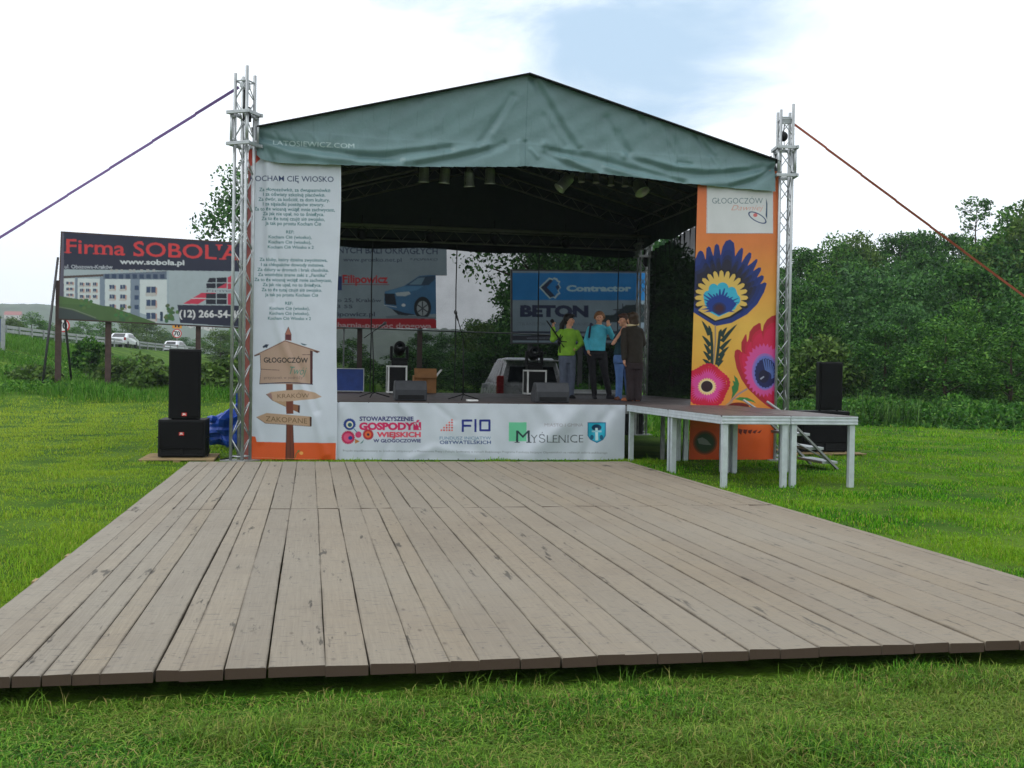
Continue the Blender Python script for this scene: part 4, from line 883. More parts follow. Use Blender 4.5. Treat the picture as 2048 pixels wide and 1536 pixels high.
pl = thing('timber_pallet', 'flat timber pallet under the black speaker stack left of the stage', 'pallet', (wx(345, YS_), YS_+.3, 0), 'pallets under the speaker stacks')
def pallet(T, x0, x1, y0, y1):
    for k in range(6):
        y = y0+(y1-y0)*k/5; MB().box(x0, x1, y-.055, y+.055, .031, .047).build('slat', M['pallet'], T)
    for x in (x0+.06, (x0+x1)/2, x1-.06): MB().box(x-.05, x+.05, y0-.05, y1+.05, 0, .03).build('bearer', M['pallet'], T)
pallet(pl, wx(284, YS_), wx(432, YS_), YS_-.22, YS_+.85)
YT = 18.3
zs2 = .83
speaker('subwoofer', 'black subwoofer standing behind the access steps on the right', wx(1606, YT), wx(1702, YT), YT, .5, .06, zs2-.012, None, 'subwoofer', port=True)
speaker('loudspeaker', 'tall black loudspeaker standing on the right subwoofer by the forest side', wx(1641, YT), wx(1688, YT), YT+.03, .34, zs2, wz(724, 1658, YT), None, 'loudspeaker', taper=.09)
pl = thing('timber_pallet', 'flat timber pallet under the black speaker stack behind the steps', 'pallet', (wx(1640, YT), YT+.3, 0), 'pallets under the speaker stacks'); pallet(pl, wx(1575, YT), wx(1722, YT), YT-.2, YT+.85)
q0 = (wx(408, YS_), YS_+.55, .02)
pts = [(q0[0]+(TXL-.25-q0[0])*k/11, YS_+.5-.22*math.sin(k*.75)-.35*k/11, .022+.012*math.sin(k*1.9)) for k in range(12)]
tag(MB().path([(q0[0]-.01, YS_+.5, .34), (q0[0]+.05, YS_+.5, .12)]+pts[1:]+[(TXL-.1, Y0+.2, .03)], .011, 6).build('speaker_cable', M['rubber'], None, True), 'thin black cable running over the grass from the left subwoofer towards the tower', 'cable')
# bundled blue tarpaulin behind the tower
b = MB(); c = at(455, 850, Y=19.6); r0 = random.Random(3)
vs, fs = [], []; nu, nv = 34, 20
for j in range(nv+1):
    for i in range(nu):
        a, q = 2*math.pi*i/nu, math.pi*j/nv; k = 1+.18*math.sin(3*a+2*q)+.12*math.sin(7*a-3*q)+.08*math.sin(11*q+2*a)+r0.uniform(-.05, .05)
        vs.append((c[0]+.14+.38*k*math.sin(q)*math.cos(a)-.12*math.sin(q)*(1-math.cos(q)), c[1]+.3*k*math.sin(q)*math.sin(a), max(.0, .34+.52*k*math.cos(q)*(.75+.25*math.cos(a)))))
for j in range(nv):
    for i in range(nu): fs.append((j*nu+i, (j+1)*nu+i, (j+1)*nu+(i+1) % nu, j*nu+(i+1) % nu))
b.add(vs, fs)
kn = at(422, 838, Y=19.4)
b.path([at(446, 838, Y=19.5), at(432, 840, Y=19.45), kn, at(414, 836, Y=19.4)], [.12, .075, .07, .03], 9)
tag(b.build('blue_tarpaulin', M['blue_tarp']), 'crumpled bundle of blue tarpaulin lying on the grass behind the left tower', 'tarpaulin')

# ------------------------------------------------------------------ billboards
M['board'] = artmat('billboard_print', .45, .3, 0, 0)
def billboard_art(Y, tl, tr, bl, conv, base, ppm, extend=None):
    a, b_, c_ = at(*tl, Y=Y), at(*tr, Y=Y), at(*bl, Y=Y); U = b_-a; w = np.linalg.norm(U); U = U/w; D_ = np.array([U[2], 0, -U[0]]); h = float((c_-a) @ D_)
    return Canvas(a, U, D_, w, h, ppm, base, SS=2, conv=conv)
def backing(cv, T, th=.14, m_='postwood', fr=.05):
    n = -cv.Nn; b = MB(); c = cv.O+cv.U*cv.w/2+cv.D*cv.h/2-n*(th/2+.012); b.obox(c, (cv.U, cv.D, n), (cv.w/2+fr, cv.h/2+fr, th/2)); return b.build('backing', M[m_], T)
def zg(x, y): return float(hgt(x, y))
C0 = crop(0, 420, .34506)
YBB = 46.0
cv = billboard_art(YBB, (124, 465), (566, 492.8), (118.5, 637), C0, (168, 178, 184), 42)
navy = (44, 46, 66)
cv.poly([(340, 120), (1700, 200), (1700, 372), (1360, 357), (340, 345)], navy); cv.rect(330, 120, 372, 640, (96, 92, 108))
cv.poly([(372, 396), (980, 356), (980, 640), (372, 640)], (160, 172, 182))
# building
cv.poly([(372, 384), (968, 356), (968, 368), (372, 398)], (86, 74, 72)); 
for x0, x1, yt0, yt1, yb in ((372, 436, 398, 398, 520), (452, 580, 398, 400, 560), (610, 758, 402, 402, 600), (810, 970, 406, 406, 645)):
    cv.poly([(x0, yt0), (x1, yt1), (x1, yb), (x0, yb-(x1-x0)*.3)], (206, 212, 214))
for x0, x1, yt, yb in ((436, 452, 392, 530), (580, 610, 388, 570), (758, 812, 384, 625)): cv.poly([(x0, yt), (x1, yt), (x1, yb), (x0, yb-8)], (128, 140, 156))
cv.poly([(600, 372), (968, 358), (968, 404), (600, 402)], (104, 114, 132))
for x in range(610, 960, 40): cv.rect(x, 374, x+26, 400, (60, 74, 100))
win = (62, 78, 108)
for (xs, y0_, dy_, nrow, ww, hh) in (((386, 408), 418, 34, 3, 14, 18), ((464, 500, 540), 422, 36, 3, 20, 22), ((636, 698), 436, 56, 3, 30, 30), ((850,), 446, 76, 3, 54, 46)):
    for x in xs:
        for r_ in range(nrow): cv.rect(x, y0_+dy_*r_, x+ww, y0_+dy_*r_+hh, win); cv.rect(x+ww*.45, y0_+dy_*r_, x+ww*.52, y0_+dy_*r_+hh, (190, 196, 200)); cv.rect(x-4, y0_+dy_*r_+hh*.78, x+ww+6, y0_+dy_*r_+hh*1.22, (190, 186, 184)); cv.rect(x+ww, y0_+dy_*r_+hh*.1, x+ww+8, y0_+dy_*r_+hh, (190, 150, 140))
for r_ in range(3): cv.rect(782, 440+56*r_, 806, 466+56*r_, win)
cv.rect(930, 592, 946, 646, (50, 66, 90))
cv.poly([(340, 500), (470, 520), (640, 570), (800, 622), (910, 655), (640, 650), (340, 560)], (84, 112, 66)); cv.poly([(340, 545), (640, 560), (910, 655), (640, 660), (340, 660)], (78, 104, 62)); cv.poly([(340, 566), (420, 582), (560, 634), (620, 655), (340, 645)], (66, 74, 74)); cv.poly([(340, 560), (430, 576), (560, 625), (556, 630), (424, 581), (340, 565)], (112, 122, 104))
for x, y, r_ in ((500, 548, 32), (720, 600, 44), (1000, 570, 34), (690, 618, 30), (985, 630, 26)):
    for q in range(14): cv.ell(x+rng.uniform(-r_, r_), y+rng.uniform(-r_*.8, r_*.8), 11, 9, (random.randint(60, 100), random.randint(96, 124), 66))
for x in (640, 670, 700, 750, 770, 815, 850, 885): cv.rect(x, 346, x+16, 360, (170, 168, 168))
# company mark and phone strip
cv.poly([(1198, 430), (1215, 396), (1316, 392), (1316, 455), (1198, 455)], (38, 38, 52)); cv.line([(1198, 424), (1316, 424)], 5, (170, 178, 184)); cv.line([(1255, 392), (1255, 456)], 5, (170, 178, 184))
cv.poly([(1260, 455), (1316, 424), (1316, 455)], (196, 60, 84)); cv.poly([(1322, 392), (1352, 378), (1352, 460), (1322, 460)], (196, 60, 84)); cv.line([(1322, 425), (1352, 425)], 4, (200, 200, 204)); cv.text('Firma', 1200, 1352, 462, 476, (110, 110, 120), 0)
cv.poly([(1064, 545), (1170, 482), (1260, 482), (1150, 548)], (200, 58, 84)); cv.line([(1112, 514), (1210, 514)], 5, (200, 204, 208)); cv.rect(1196, 486, 1316, 548, (38, 38, 52)); cv.line([(1196, 517), (1316, 517)], 5, (170, 178, 184)); cv.line([(1256, 484), (1256, 550)], 5, (170, 178, 184)); cv.poly([(1322, 486), (1352, 486), (1352, 552), (1322, 550)], (196, 60, 84))
cv.poly([(1030, 552), (1700, 560), (1700, 700), (1046, 656)], navy)
serif_text(cv, "Firma SOBOL'A", 386, 1392, 165, 250, (208, 62, 66), .012, .042)
cv.text('www.sobola.pl', 696, 1070, 284, 314, (206, 208, 212), .03, 0, .02); cv.text('ul. Obozowa-Kraków', 376, 655, 318, 340, (182, 184, 194), .02, 0, .008)
cv.text('(12) 266-54-49', 1040, 1402, 580, 622, (214, 212, 214), .03, 0, .01); cv.speckle(.015)
T = thing('billboard', 'large navy billboard advertising flats with red serif headline behind the left speakers', 'billboard', cv.O+cv.U*cv.w/2+[0, 0, -4.2], 'roadside billboards')
cv.mesh('panel', M['board'], T); backing(cv, T)
for px_, w_ in ((117, .11), (217, .11), (397, .10), (520, .10)):
    a = at(px_, 640, Y=YBB+.25); b = MB().box(a[0]-w_/1, a[0]+w_/1, YBB+.18, YBB+.34, zg(a[0], YBB)-.2, float(at(px_, 560, Y=YBB)[2])); b.build('post', M['postwood'], T)
for pa, pb, dy_ in (((116, 515), (84, 765), -1.4), ((126, 600), (144, 752), 1.6)):
    a, c_ = at(*pa, Y=YBB+.3), at(*pb, Y=YBB+.3+dy_); c_[2] = zg(c_[0], c_[1])-.1; MB().tube(a, c_, .05).build('strut', M['steel'], T, True)
# two-panel board behind the stage
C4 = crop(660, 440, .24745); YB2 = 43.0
cu_ = billboard_art(YB2, (560, 476.5), (893, 481), (560, 548), C4, (134, 148, 158), 42)  # both panels: greyish print, with backlit dimness put into the base colour
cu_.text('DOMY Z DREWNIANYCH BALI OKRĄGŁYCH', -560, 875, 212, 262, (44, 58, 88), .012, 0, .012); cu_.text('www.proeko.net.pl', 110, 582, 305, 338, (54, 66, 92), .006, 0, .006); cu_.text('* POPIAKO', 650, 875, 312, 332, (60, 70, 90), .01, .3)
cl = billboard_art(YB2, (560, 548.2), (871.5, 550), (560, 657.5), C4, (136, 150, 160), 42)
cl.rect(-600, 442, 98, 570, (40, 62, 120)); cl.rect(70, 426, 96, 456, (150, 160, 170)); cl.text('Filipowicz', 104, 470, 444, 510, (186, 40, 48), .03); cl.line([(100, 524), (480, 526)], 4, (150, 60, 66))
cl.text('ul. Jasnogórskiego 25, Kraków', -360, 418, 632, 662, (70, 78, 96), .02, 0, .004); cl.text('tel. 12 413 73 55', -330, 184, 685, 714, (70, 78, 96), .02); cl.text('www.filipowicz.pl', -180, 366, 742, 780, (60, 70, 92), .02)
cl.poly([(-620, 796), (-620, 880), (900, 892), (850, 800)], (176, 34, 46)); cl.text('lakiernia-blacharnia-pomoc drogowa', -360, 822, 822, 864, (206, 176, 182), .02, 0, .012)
# printed car
cl.poly([(440, 640), (446, 580), (520, 560), (600, 535), (720, 455), (860, 440), (860, 760), (700, 770), (560, 760), (500, 720), (440, 690)], (64, 110, 150)); cl.poly([(446, 585), (600, 540), (760, 536), (700, 570), (540, 600), (470, 600)], (84, 132, 170)); cl.poly([(612, 532), (720, 462), (850, 452), (850, 480), (800, 530)], (50, 70, 92)); cl.poly([(640, 524), (716, 470), (770, 466), (740, 524)], (110, 140, 160))
cl.poly([(442, 596), (524, 598), (540, 690), (448, 682)], (26, 32, 44)); cl.line([(440, 690), (540, 706)], 5, (200, 206, 210)); cl.poly([(530, 590), (640, 580), (655, 600), (610, 618), (540, 615)], (180, 190, 196)); cl.poly([(500, 720), (600, 750), (700, 768), (560, 775)], (30, 38, 50)); cl.ell(596, 690, 16, 12, (206, 210, 214))
cl.ell(750, 712, 70, 90, (22, 26, 32)); cl.ell(750, 716, 46, 60, (150, 158, 164)); cl.ell(750, 716, 10, 13, (60, 66, 72))
for k in range(6): a = k*math.pi/3; cl.line([(750+12*math.cos(a+.5), 716+16*math.sin(a+.5)), (750+42*math.cos(a+.5), 716+54*math.sin(a+.5))], 9, (40, 46, 54))
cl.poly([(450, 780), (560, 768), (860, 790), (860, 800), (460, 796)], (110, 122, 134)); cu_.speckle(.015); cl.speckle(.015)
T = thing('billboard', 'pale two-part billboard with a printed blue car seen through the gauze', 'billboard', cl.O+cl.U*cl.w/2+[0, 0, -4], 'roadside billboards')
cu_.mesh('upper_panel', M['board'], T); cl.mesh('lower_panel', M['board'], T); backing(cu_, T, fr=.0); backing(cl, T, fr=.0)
for px_ in (600, 720, 840):
    a = at(px_, 640, Y=YB2+.25); MB().box(a[0]-.1, a[0]+.1, YB2+.17, YB2+.33, zg(a[0], YB2)-.2, float(at(px_, 520, Y=YB2)[2])).build('post', M['postwood'], T)
C5 = crop(980, 440, .24735); YB3 = 41.0
cv = billboard_art(YB3, (1025, 541.5), (1292, 545.5), (1025, 685), C5, (122, 138, 150), 42)  # white ground greyed, the board's backlit dimness put into its base colour
cv.poly([(150, 430), (1300, 432), (1300, 652), (150, 650)], (10, 112, 176))
dm = [(400, 548), (480, 468), (510, 478), (520, 466), (548, 476), (552, 490), (572, 498), (560, 520), (576, 548), (556, 570), (572, 598), (556, 606), (530, 640), (512, 628), (484, 640)]
cv.poly(dm, (170, 190, 190)); cv.poly([(492+(x-492)*.84, 552+(y-552)*.84) for x, y in dm], (10, 112, 176)); cv.poly([(412, 548), (490, 482), (512, 492), (462, 548), (528, 618), (490, 630)], (28, 40, 66)); cv.poly([(530, 540), (556, 525), (566, 550), (548, 572)], (24, 50, 90))
cv.text('Contractor', 620, 1145, 530, 577, (160, 190, 200), .05); cv.text('BETON', 246, 798, 692, 780, (30, 38, 70), .06, 0, .004); cv.text('TRANSPORT  POMPOWANIE', 236, 800, 830, 856, (104, 112, 124), 0)
cv.poly([(900, 775), (1000, 770), (1100, 690), (1240, 686), (1300, 700), (1300, 830), (900, 830)], (34, 48, 52)); cv.line([(1000, 728), (1120, 722)], 8, (30, 36, 56)); cv.line([(1024, 725), (1024, 780)], 6, (30, 36, 56)); cv.line([(1075, 680), (1078, 770)], 8, (30, 36, 56)); cv.line([(1190, 640), (1180, 700)], 6, (30, 36, 56))
cv.rect(150, 902, 1300, 920, (40, 46, 66)); cv.rect(150, 934, 1300, 976, (40, 40, 52)); cv.text('www.contractor.com.pl', 300, 520, 945, 965, (130, 136, 150)); cv.speckle(.015)
T = thing('billboard', 'blue and white concrete company billboard behind the four people on stage', 'billboard', cv.O+cv.U*cv.w/2+[0, 0, -3.2], 'roadside billboards')
cv.mesh('panel', M['board'], T); backing(cv, T, m_='steel', fr=.06)
for px_ in (1060, 1160, 1260):
    a = at(px_, 690, Y=YB3+.25); MB().box(a[0]-.09, a[0]+.09, YB3+.17, YB3+.3, zg(a[0], YB3)-.2, float(at(px_, 600, Y=YB3)[2])).build('post', M['steel'], T)
# edge of one more board far left
a, c_ = at(-60, 636, Y=60), at(9, 684, Y=60)
T = thing('billboard', 'dark blue edge of a billboard cut off by the left border', 'billboard', ((a[0]+c_[0])/2, 60, c_[2]-1), 'roadside billboards')
MB().box(a[0], c_[0]-.2, 60, 60.12, c_[2], a[2]).build('panel', M['bluecase'], T); MB().box(c_[0]-.19, c_[0], 59.97, 60.14, zg(c_[0], 60)-.2, a[2]+.02).build('post', M['rail'], T)

# ------------------------------------------------------------------ foliage and grass builders
def quads_from(c, size, n_up=.35):
    n = len(c); a = rng.normal(size=(n, 3)); a /= np.linalg.norm(a, axis=1)[:, None]
    b_ = rng.normal(size=(n, 3)); b_[:, 2] += n_up; b_ -= a*(a*b_).sum(1)[:, None]; b_ /= np.linalg.norm(b_, axis=1)[:, None]
    s_ = (size*rng.uniform(.6, 1.35, n))[:, None]
    v = np.stack([c-a*s_, c+b_*s_*.55-a*s_*.1, c+a*s_, c-b_*s_*.55+a*s_*.15], 1).reshape(-1, 3)
    return v, np.arange(4*n).reshape(-1, 4)
def tree_proto(name, H, Rw, mats, nl, leaf, base=.2, clumps=46, loose=0.0, trunk=.16, seed=1, shape=1.0, lean=(0, 0)):
    """tapered trunk with limbs plus a crown of leaf clumps at the limb ends and through the crown's volume"""
    global rng
    keep = rng; rng = np.random.default_rng(seed); rr = random.Random(seed)
    T = bpy.data.objects.new(name, None); COL.objects.link(T)
    b = MB(); pts = [np.array([lean[0]*(k/7)**2, lean[1]*(k/7)**2, H*.86*k/7])+np.array([rr.uniform(-.06, .06), rr.uniform(-.06, .06), 0])*H*.1*(k > 0) for k in range(8)]
    b.path(pts, [trunk*(1.15-.95*k/7) for k in range(8)], 8); ends = []
    for k in range(11):
        f = rr.uniform(base+.02, .85); i = f/.86*7; p = pts[min(int(i), 6)]+(pts[min(int(i)+1, 7)]-pts[min(int(i), 6)])*(i-int(i))
        a = k*2.4+rr.uniform(-.4, .4); L = Rw*rr.uniform(.65, 1.0)*math.sin(math.pi*min(max((f-base)/(1-base)*.8+.18, .1), .95)); up = rr.uniform(.15, .7)
        e = p+np.array([math.cos(a)*L, math.sin(a)*L, L*up]); md = p+(e-p)*.5+np.array([0, 0, .08*L]); r_ = trunk*(1-f)*.55+.012
        b.path([p, md, e], [r_, r_*.6, r_*.2], 5); ends += [e, md+(e-md)*.5]
        for q in range(2):
            e2 = md+np.array([rr.uniform(-1, 1), rr.uniform(-1, 1), rr.uniform(.0, .8)])*L*.45; b.path([md, e2], [r_*.4, r_*.12], 4); ends.append(e2)
    b.build('trunk', mats[0], T, True)
    cs = []
    for k in range(clumps):
        while True:
            d = rng.normal(size=3); d /= np.linalg.norm(d); q = rng.uniform(.35, 1.0)**.45; z = d[2]*q
            wid = Rw*(1-.35*max(z, 0)**1.5*shape)
            c = np.array([d[0]*q*wid+lean[0]*.6, d[1]*q*wid+lean[1]*.6, H*(base+1)/2+z*H*(1-base)/2]); break
        cs.append((c, rng.uniform(.20, .42)*Rw))
    cs += [(e, rng.uniform(.16, .3)*Rw) for e in ends]
    if loose: cs = [q for q in cs if rng.random() > loose]
    wsum = sum(r_**2 for _, r_ in cs); C = []
    for c, r_ in cs:
        n = max(6, int(nl*r_**2/wsum)); d = rng.normal(size=(n, 3)); d /= np.linalg.norm(d, axis=1)[:, None]; C.append(c+d*(rng.uniform(.15, 1, (n, 1))**.5)*r_*np.array([1, 1, .72]))
    C = np.concatenate(C); C = C[C[:, 2] > .1]; v, f = quads_from(C, np.full(len(C), leaf))
    link_mesh('crown', np_mesh('crown', v, f), mats[1], T); rng = keep; return T
LD = leafmat('dark_leaves', [(0, (22, 56, 20)), (.4, (42, 88, 30)), (.8, (68, 116, 42)), (1, (100, 142, 62))], .26)
LM = leafmat('mid_leaves', [(0, (28, 66, 20)), (.4, (54, 102, 30)), (.8, (80, 130, 42)), (1, (112, 152, 62))], .28)
LL = leafmat('light_leaves', [(0, (44, 66, 28)), (.4, (68, 98, 36)), (.8, (88, 120, 46)), (1, (116, 142, 66))], .28)
LB = leafmat('blue_green_leaves', [(0, (22, 56, 26)), (.5, (50, 96, 40)), (1, (90, 134, 66))], .26)
def place(proto, used, loc, s, label, cat, group=None, rz=None, sz=None):
    o = proto if not used.get(proto.name) else copy_tree(proto); used[proto.name] = 1
    o.location = [float(q) for q in loc]; o.rotation_euler = (0, 0, random.uniform(0, 6.28) if rz is None else rz); o.scale = (s, s, sz or s)
    return tag(o, label, cat, group)
used = {}
bark = M['bark']
FP = [tree_proto('broadleaf_tree', 9, 3.1, (bark, LD), 9000, .135, .06, 64, 0, .17, 11), tree_proto('broadleaf_tree', 9, 2.8, (bark, LM), 9000, .13, .05, 64, 0, .16, 12), tree_proto('broadleaf_tree', 9, 3.4, (bark, LB), 9600, .135, .04, 70, 0, .18, 13),
      tree_proto('broadleaf_tree', 9, 2.6, (bark, LM), 8000, .125, .05, 52, .08, .15, 14), tree_proto('broadleaf_tree', 9, 3.0, (bark, LD), 9000, .14, .03, 64, 0, .17, 15), tree_proto('broadleaf_tree', 9, 2.9, (bark, LL), 8200, .125, .05, 58, .05, .15, 16)]
SKX = [820, 895, 945, 980, 1020, 1060, 1130, 1290, 1390, 1500, 1590, 1620, 1667, 1703, 1736, 1794, 1886, 1983, 2022, 2048, 2250, 2600]
SKY_ = [655, 648, 640, 606, 580, 520, 430, 440, 505, 505, 505, 492, 478, 464, 485, 464, 464, 455, 425, 402, 385, 380]
def ang_px(a): return 1024+F_PX*math.tan(a-YAW)
def px_ang(x): return YAW+math.atan((x-1024)/F_PX)
hill_lab = 'leafy green tree in the dense wood on the slope right of the stage'
back_lab = 'dark leafy tree in the wood seen through the gauze behind the stage'
rf = random.Random(5)
def wood_row(D, x0, x1, gap, k0, k1, pick):
    a = px_ang(x0)
    while a < px_ang(x1):
        px_ = ang_px(a); sky_h = 742.5+.0164*(px_-1024)-np.interp(px_, SKX, SKY_)
        d = D*rf.uniform(.95, 1.05); x, y = d*math.sin(a), d*math.cos(a); z = zg(x, y)
        top = EYE+sky_h*rf.uniform(k0, k1)*d*math.cos(a-YAW)/F_PX; Ht = max(top-z, 2.2)
        pr = FP[rf.choice(pick)]; s = Ht/9.2; sxy = max(s, .5)*rf.uniform(.9, 1.15)
        o = place(pr, used, (x, y, z-.1), sxy, hill_lab if px_ > 1330 else back_lab, 'tree', 'trees of the wooded slope' if px_ > 1330 else 'trees behind the stage', rf.uniform(0, 6.28), s)
        a += gap/D*rf.uniform(.75, 1.25)
wood_row(42, 1340, 2240, 2.6, .28, .46, (0, 1, 4, 5)); wood_row(46, 1340, 2240, 3.0, .5, .7, (0, 1, 4, 2)); wood_row(53, 1200, 2280, 3.4, .66, .84, (0, 1, 2, 3, 4)); wood_row(62, 960, 2320, 4.3, .78, .92, (0, 1, 2, 5, 3)); wood_row(76, 900, 2320, 4.6, .9, .985, (0, 2, 4, 1)); wood_row(95, 840, 2330, 5.2, .93, 1.0, (2, 0, 4, 2))
wood_row(50, 1130, 1330, 2.8, .9, 1.1, (0, 4, 2)); wood_row(50, 990, 1130, 2.4, .4, .75, (0, 4)); wood_row(48, 820, 1330, 3.0, .25, .42, (0, 4, 2)); wood_row(60, 560, 950, 4.0, .5, .9, (1, 3, 2))
for px_, yt, D in ((2030, 412, 64), (2068, 388, 62), (2006, 446, 70), (1704, 458, 74), (1668, 474, 70), (1795, 459, 80), (1842, 455, 82), (1900, 458, 84), (1612, 488, 72)):
    a = px_ang(px_); x, y = D*math.sin(a), D*math.cos(a); z = zg(x, y); top = EYE+(742.5+.0164*(px_-1024)-yt)*D*math.cos(a-YAW)/F_PX; s = (top-z)/9.1
    place(FP[rf.choice((0, 1, 5, 3))], used, (x, y, z-.1), max(s, .5)*.95, hill_lab, 'tree', 'trees of the wooded slope', rf.uniform(0, 6), s)
# lone loose tree on the skyline
q = at(1952, 455, Y=68*math.cos(px_ang(1952)))
T = tree_proto('loose_tree', 5.2, 1.25, (bark, LB), 560, .13, .42, 26, .25, .07, 31); place(T, used, (q[0], q[1], q[2]-2.2), 0.8, 'slender thin-crowned tree standing above the forest skyline on the right', 'tree')
# trees by the stage
q = at(536, 700, Y=54); z = zg(q[0], 54)
T = tree_proto('pine_like_tree', 8.4, 2.35, (bark, LB), 5200, .085, .38, 40, .12, .16, 41); place(T, used, (q[0], 54, z), 1.36, 'tall airy tree with gaps in its crown behind the song banner', 'tree')
q = at(1058, 700, Y=50)
T = tree_proto('spreading_tree', 10.5, 3.9, (bark, LD), 5200, .10, .34, 70, .22, .20, 43); place(T, used, (q[0]+.6, 50, zg(q[0], 50)), 1.25, 'spreading tree with bare-looking branches seen through the gauze', 'tree')
# bright bush behind the right speakers
q = at(1668, 800, Y=36)
T = tree_proto('willow_bush', 2.7, 1.75, (bark, LL), 5200, .10, .0, 44, 0, .05, 51); place(T, used, (q[0]+.3, 37.5, zg(q[0], 37)), 1.0, 'light green willow bush behind the right speaker stack', 'bush')
# bushes and trees on the left
def bush(lab, px_, py, Y, H, Rw, seed, m_, leaf=.12, nl=2600):
    q = at(px_, py, Y=Y); T = tree_proto('bush', H, Rw, (bark, m_), nl, leaf, .0, 36, 0, .04, seed); place(T, used, (q[0], Y, zg(q[0], Y)-.1), 1.0, lab, 'bush', 'bushes on the left bank')
bush('dark bush growing behind the second billboard post', 178, 740, 54, 1.9, .8, 61, LM); bush('low wide bush spreading right of the second billboard post', 262, 745, 49, .8, 1.6, 62, LL); bush('small bright bush at the foot of the bank left of the speakers', 318, 750, 45, .9, 1.2, 63, LL)
bush('low bush by the leaning billboard struts', 60, 760, 47, .5, 1.2, 64, LL); bush('bush peeking out right of the left speakers', 430, 745, 44, 1.1, 1.3, 65, LL)
far_lab = 'hazy roadside tree beyond the road on the left'
rl_ = random.Random(9)
for px_, D, Ht in ((20, 128, 5.2), (62, 132, 6.0), (95, 138, 5.0), (135, 150, 4.8), (165, 140, 5.4), (205, 150, 6.0), (238, 165, 5.6), (262, 150, 6.8), (292, 158, 7.4), (322, 165, 5.5), (360, 180, 5.0), (398, 180, 4.6), (440, 126, 5.8), (470, 130, 6.4), (500, 150, 6), (-30, 125, 6), (-80, 122, 6.4), (540, 150, 6), (590, 160, 6)):
    a = px_ang(px_); x, y = D*math.sin(a), D*math.cos(a); z = zg(x, y)-.2
    place(FP[rl_.choice((1, 2, 3, 5))], used, (x, y, z), Ht/9*1.1, far_lab, 'tree', 'trees beyond the road', rl_.uniform(0, 6), Ht/9*.72)

# grass --------------------------------------------------------------
def pn(x, y, s, seed):
    r_ = np.random.default_rng(seed); o_ = 0
    for k in range(7):
        a = r_.uniform(0, 6.28); f = s*r_.uniform(.6, 1.9); o_ = o_+np.sin((x*math.cos(a)+y*math.sin(a))*f+r_.uniform(0, 6.28))
    return o_/3.7
def blades(name, x, y, h, w, lean, mt, kind='stuff'):
    n = len(x); a = rng.uniform(0, 2*np.pi, n); dx, dy = np.cos(a), np.sin(a); z = hgt(x, y)-.005; L = lean*h*rng.uniform(.2, 1.1, n)
    P = np.empty((n, 5, 3), np.float32)
    P[:, 0] = np.stack([x-dy*w/2, y+dx*w/2, z], -1); P[:, 1] = np.stack([x+dy*w/2, y-dx*w/2, z], -1)
    mx_, my_ = x+dx*L*.33, y+dy*L*.33
    P[:, 2] = np.stack([mx_+dy*w*.4, my_-dx*w*.4, z+h*.58], -1); P[:, 3] = np.stack([mx_-dy*w*.4, my_+dx*w*.4, z+h*.58], -1)
    P[:, 4] = np.stack([x+dx*L, y+dy*L, z+h*np.sqrt(np.maximum(1-(L/h)**2*.6, .2))], -1)
    i = np.arange(n)[:, None]*5
    return tag(link_mesh(name, np_mesh(name, P.reshape(-1, 3), i+np.array([[0, 1, 2, 3]]), i+np.array([[3, 2, 4]])), mt), kind=kind)
def scatter(r0, r1, a0, a1, dens):
    n = int(dens*(r1*r1-r0*r0)/2*(a1-a0)); r_ = np.sqrt(rng.uniform(r0*r0, r1*r1, n)); a = rng.uniform(a0, a1, n); return r_*np.sin(a), r_*np.cos(a)
def lawn_ok(x, y, m_=.03): 
    return ~((x > DXL-m_*.3) & (x < DXR+m_*.3) & (y > DY0-m_) & (y < DY1)) & ~((x > TXL+.1) & (x < TXR-.1) & (y > Y0-.02) & (y < YB)) & ~((x > -2.75) & (x < -1.4) & (y > 16.6) & (y < 17.9))
GR = leafmat('meadow_blades', [(0, (32, 84, 10)), (.3, (60, 128, 16)), (.6, (92, 164, 24)), (.86, (128, 178, 36)), (.96, (160, 164, 70)), (1, (176, 160, 104))], .4, (138, 168, 40), .55, spec=.1, dry=.65)
GW = leafmat('rough_grass_blades', [(0, (34, 76, 16)), (.4, (62, 118, 28)), (.8, (90, 146, 42)), (1, (130, 156, 76))], .36, (96, 136, 44), .3, spec=.1)
gxs, gys, gh, gw = [], [], [], []
for r0, r1, dens, h0, h1, w_ in ((6.2, 10, 3600, .022, .05, .006), (10, 18, 1400, .022, .048, .009), (18, 28, 500, .028, .055, .014), (28, 39.5, 140, .04, .075, .02)):
    x, y = scatter(r0, r1, -.62, .98, dens); k = lawn_ok(x, y); x, y = x[k], y[k]
    cl_ = pn(x, y, 3.2, 1)+.6*pn(x, y, 9, 2); k = rng.random(len(x)) < np.clip(.62+.5*cl_, .2, 1); x, y, cl_ = x[k], y[k], cl_[k]
    h = rng.uniform(h0, h1, len(x))*np.clip(1+.5*cl_, .35, 1.9); tall = rng.random(len(x)) < .02; h = np.where(tall, h*2.0, h)
    gxs.append(x); gys.append(y); gh.append(h); gw.append(np.full(len(x), w_)*rng.uniform(.7, 1.3, len(x)))
gx_, gy_, gh_, gw_ = map(np.concatenate, (gxs, gys, gh, gw))
blades('meadow_grass', gx_, gy_, gh_, gw_, 1.0, GR)
GF = leafmat('near_blades', [(0, (26, 62, 14)), (.3, (58, 112, 26)), (.6, (92, 150, 38)), (.8, (136, 172, 62)), (.92, (160, 150, 92)), (1, (132, 106, 70))], .3, (124, 138, 60), 1.1, spec=.1)
x, y = scatter(2.6, 6.4, -.62, .98, 11000); k = lawn_ok(x, y); x, y = x[k], y[k]; cl_ = pn(x, y, 4.5, 11)+.8*pn(x, y, 13, 12); k = rng.random(len(x)) < np.clip(.58+.5*cl_, .16, 1); x, y, cl_ = x[k], y[k], cl_[k]
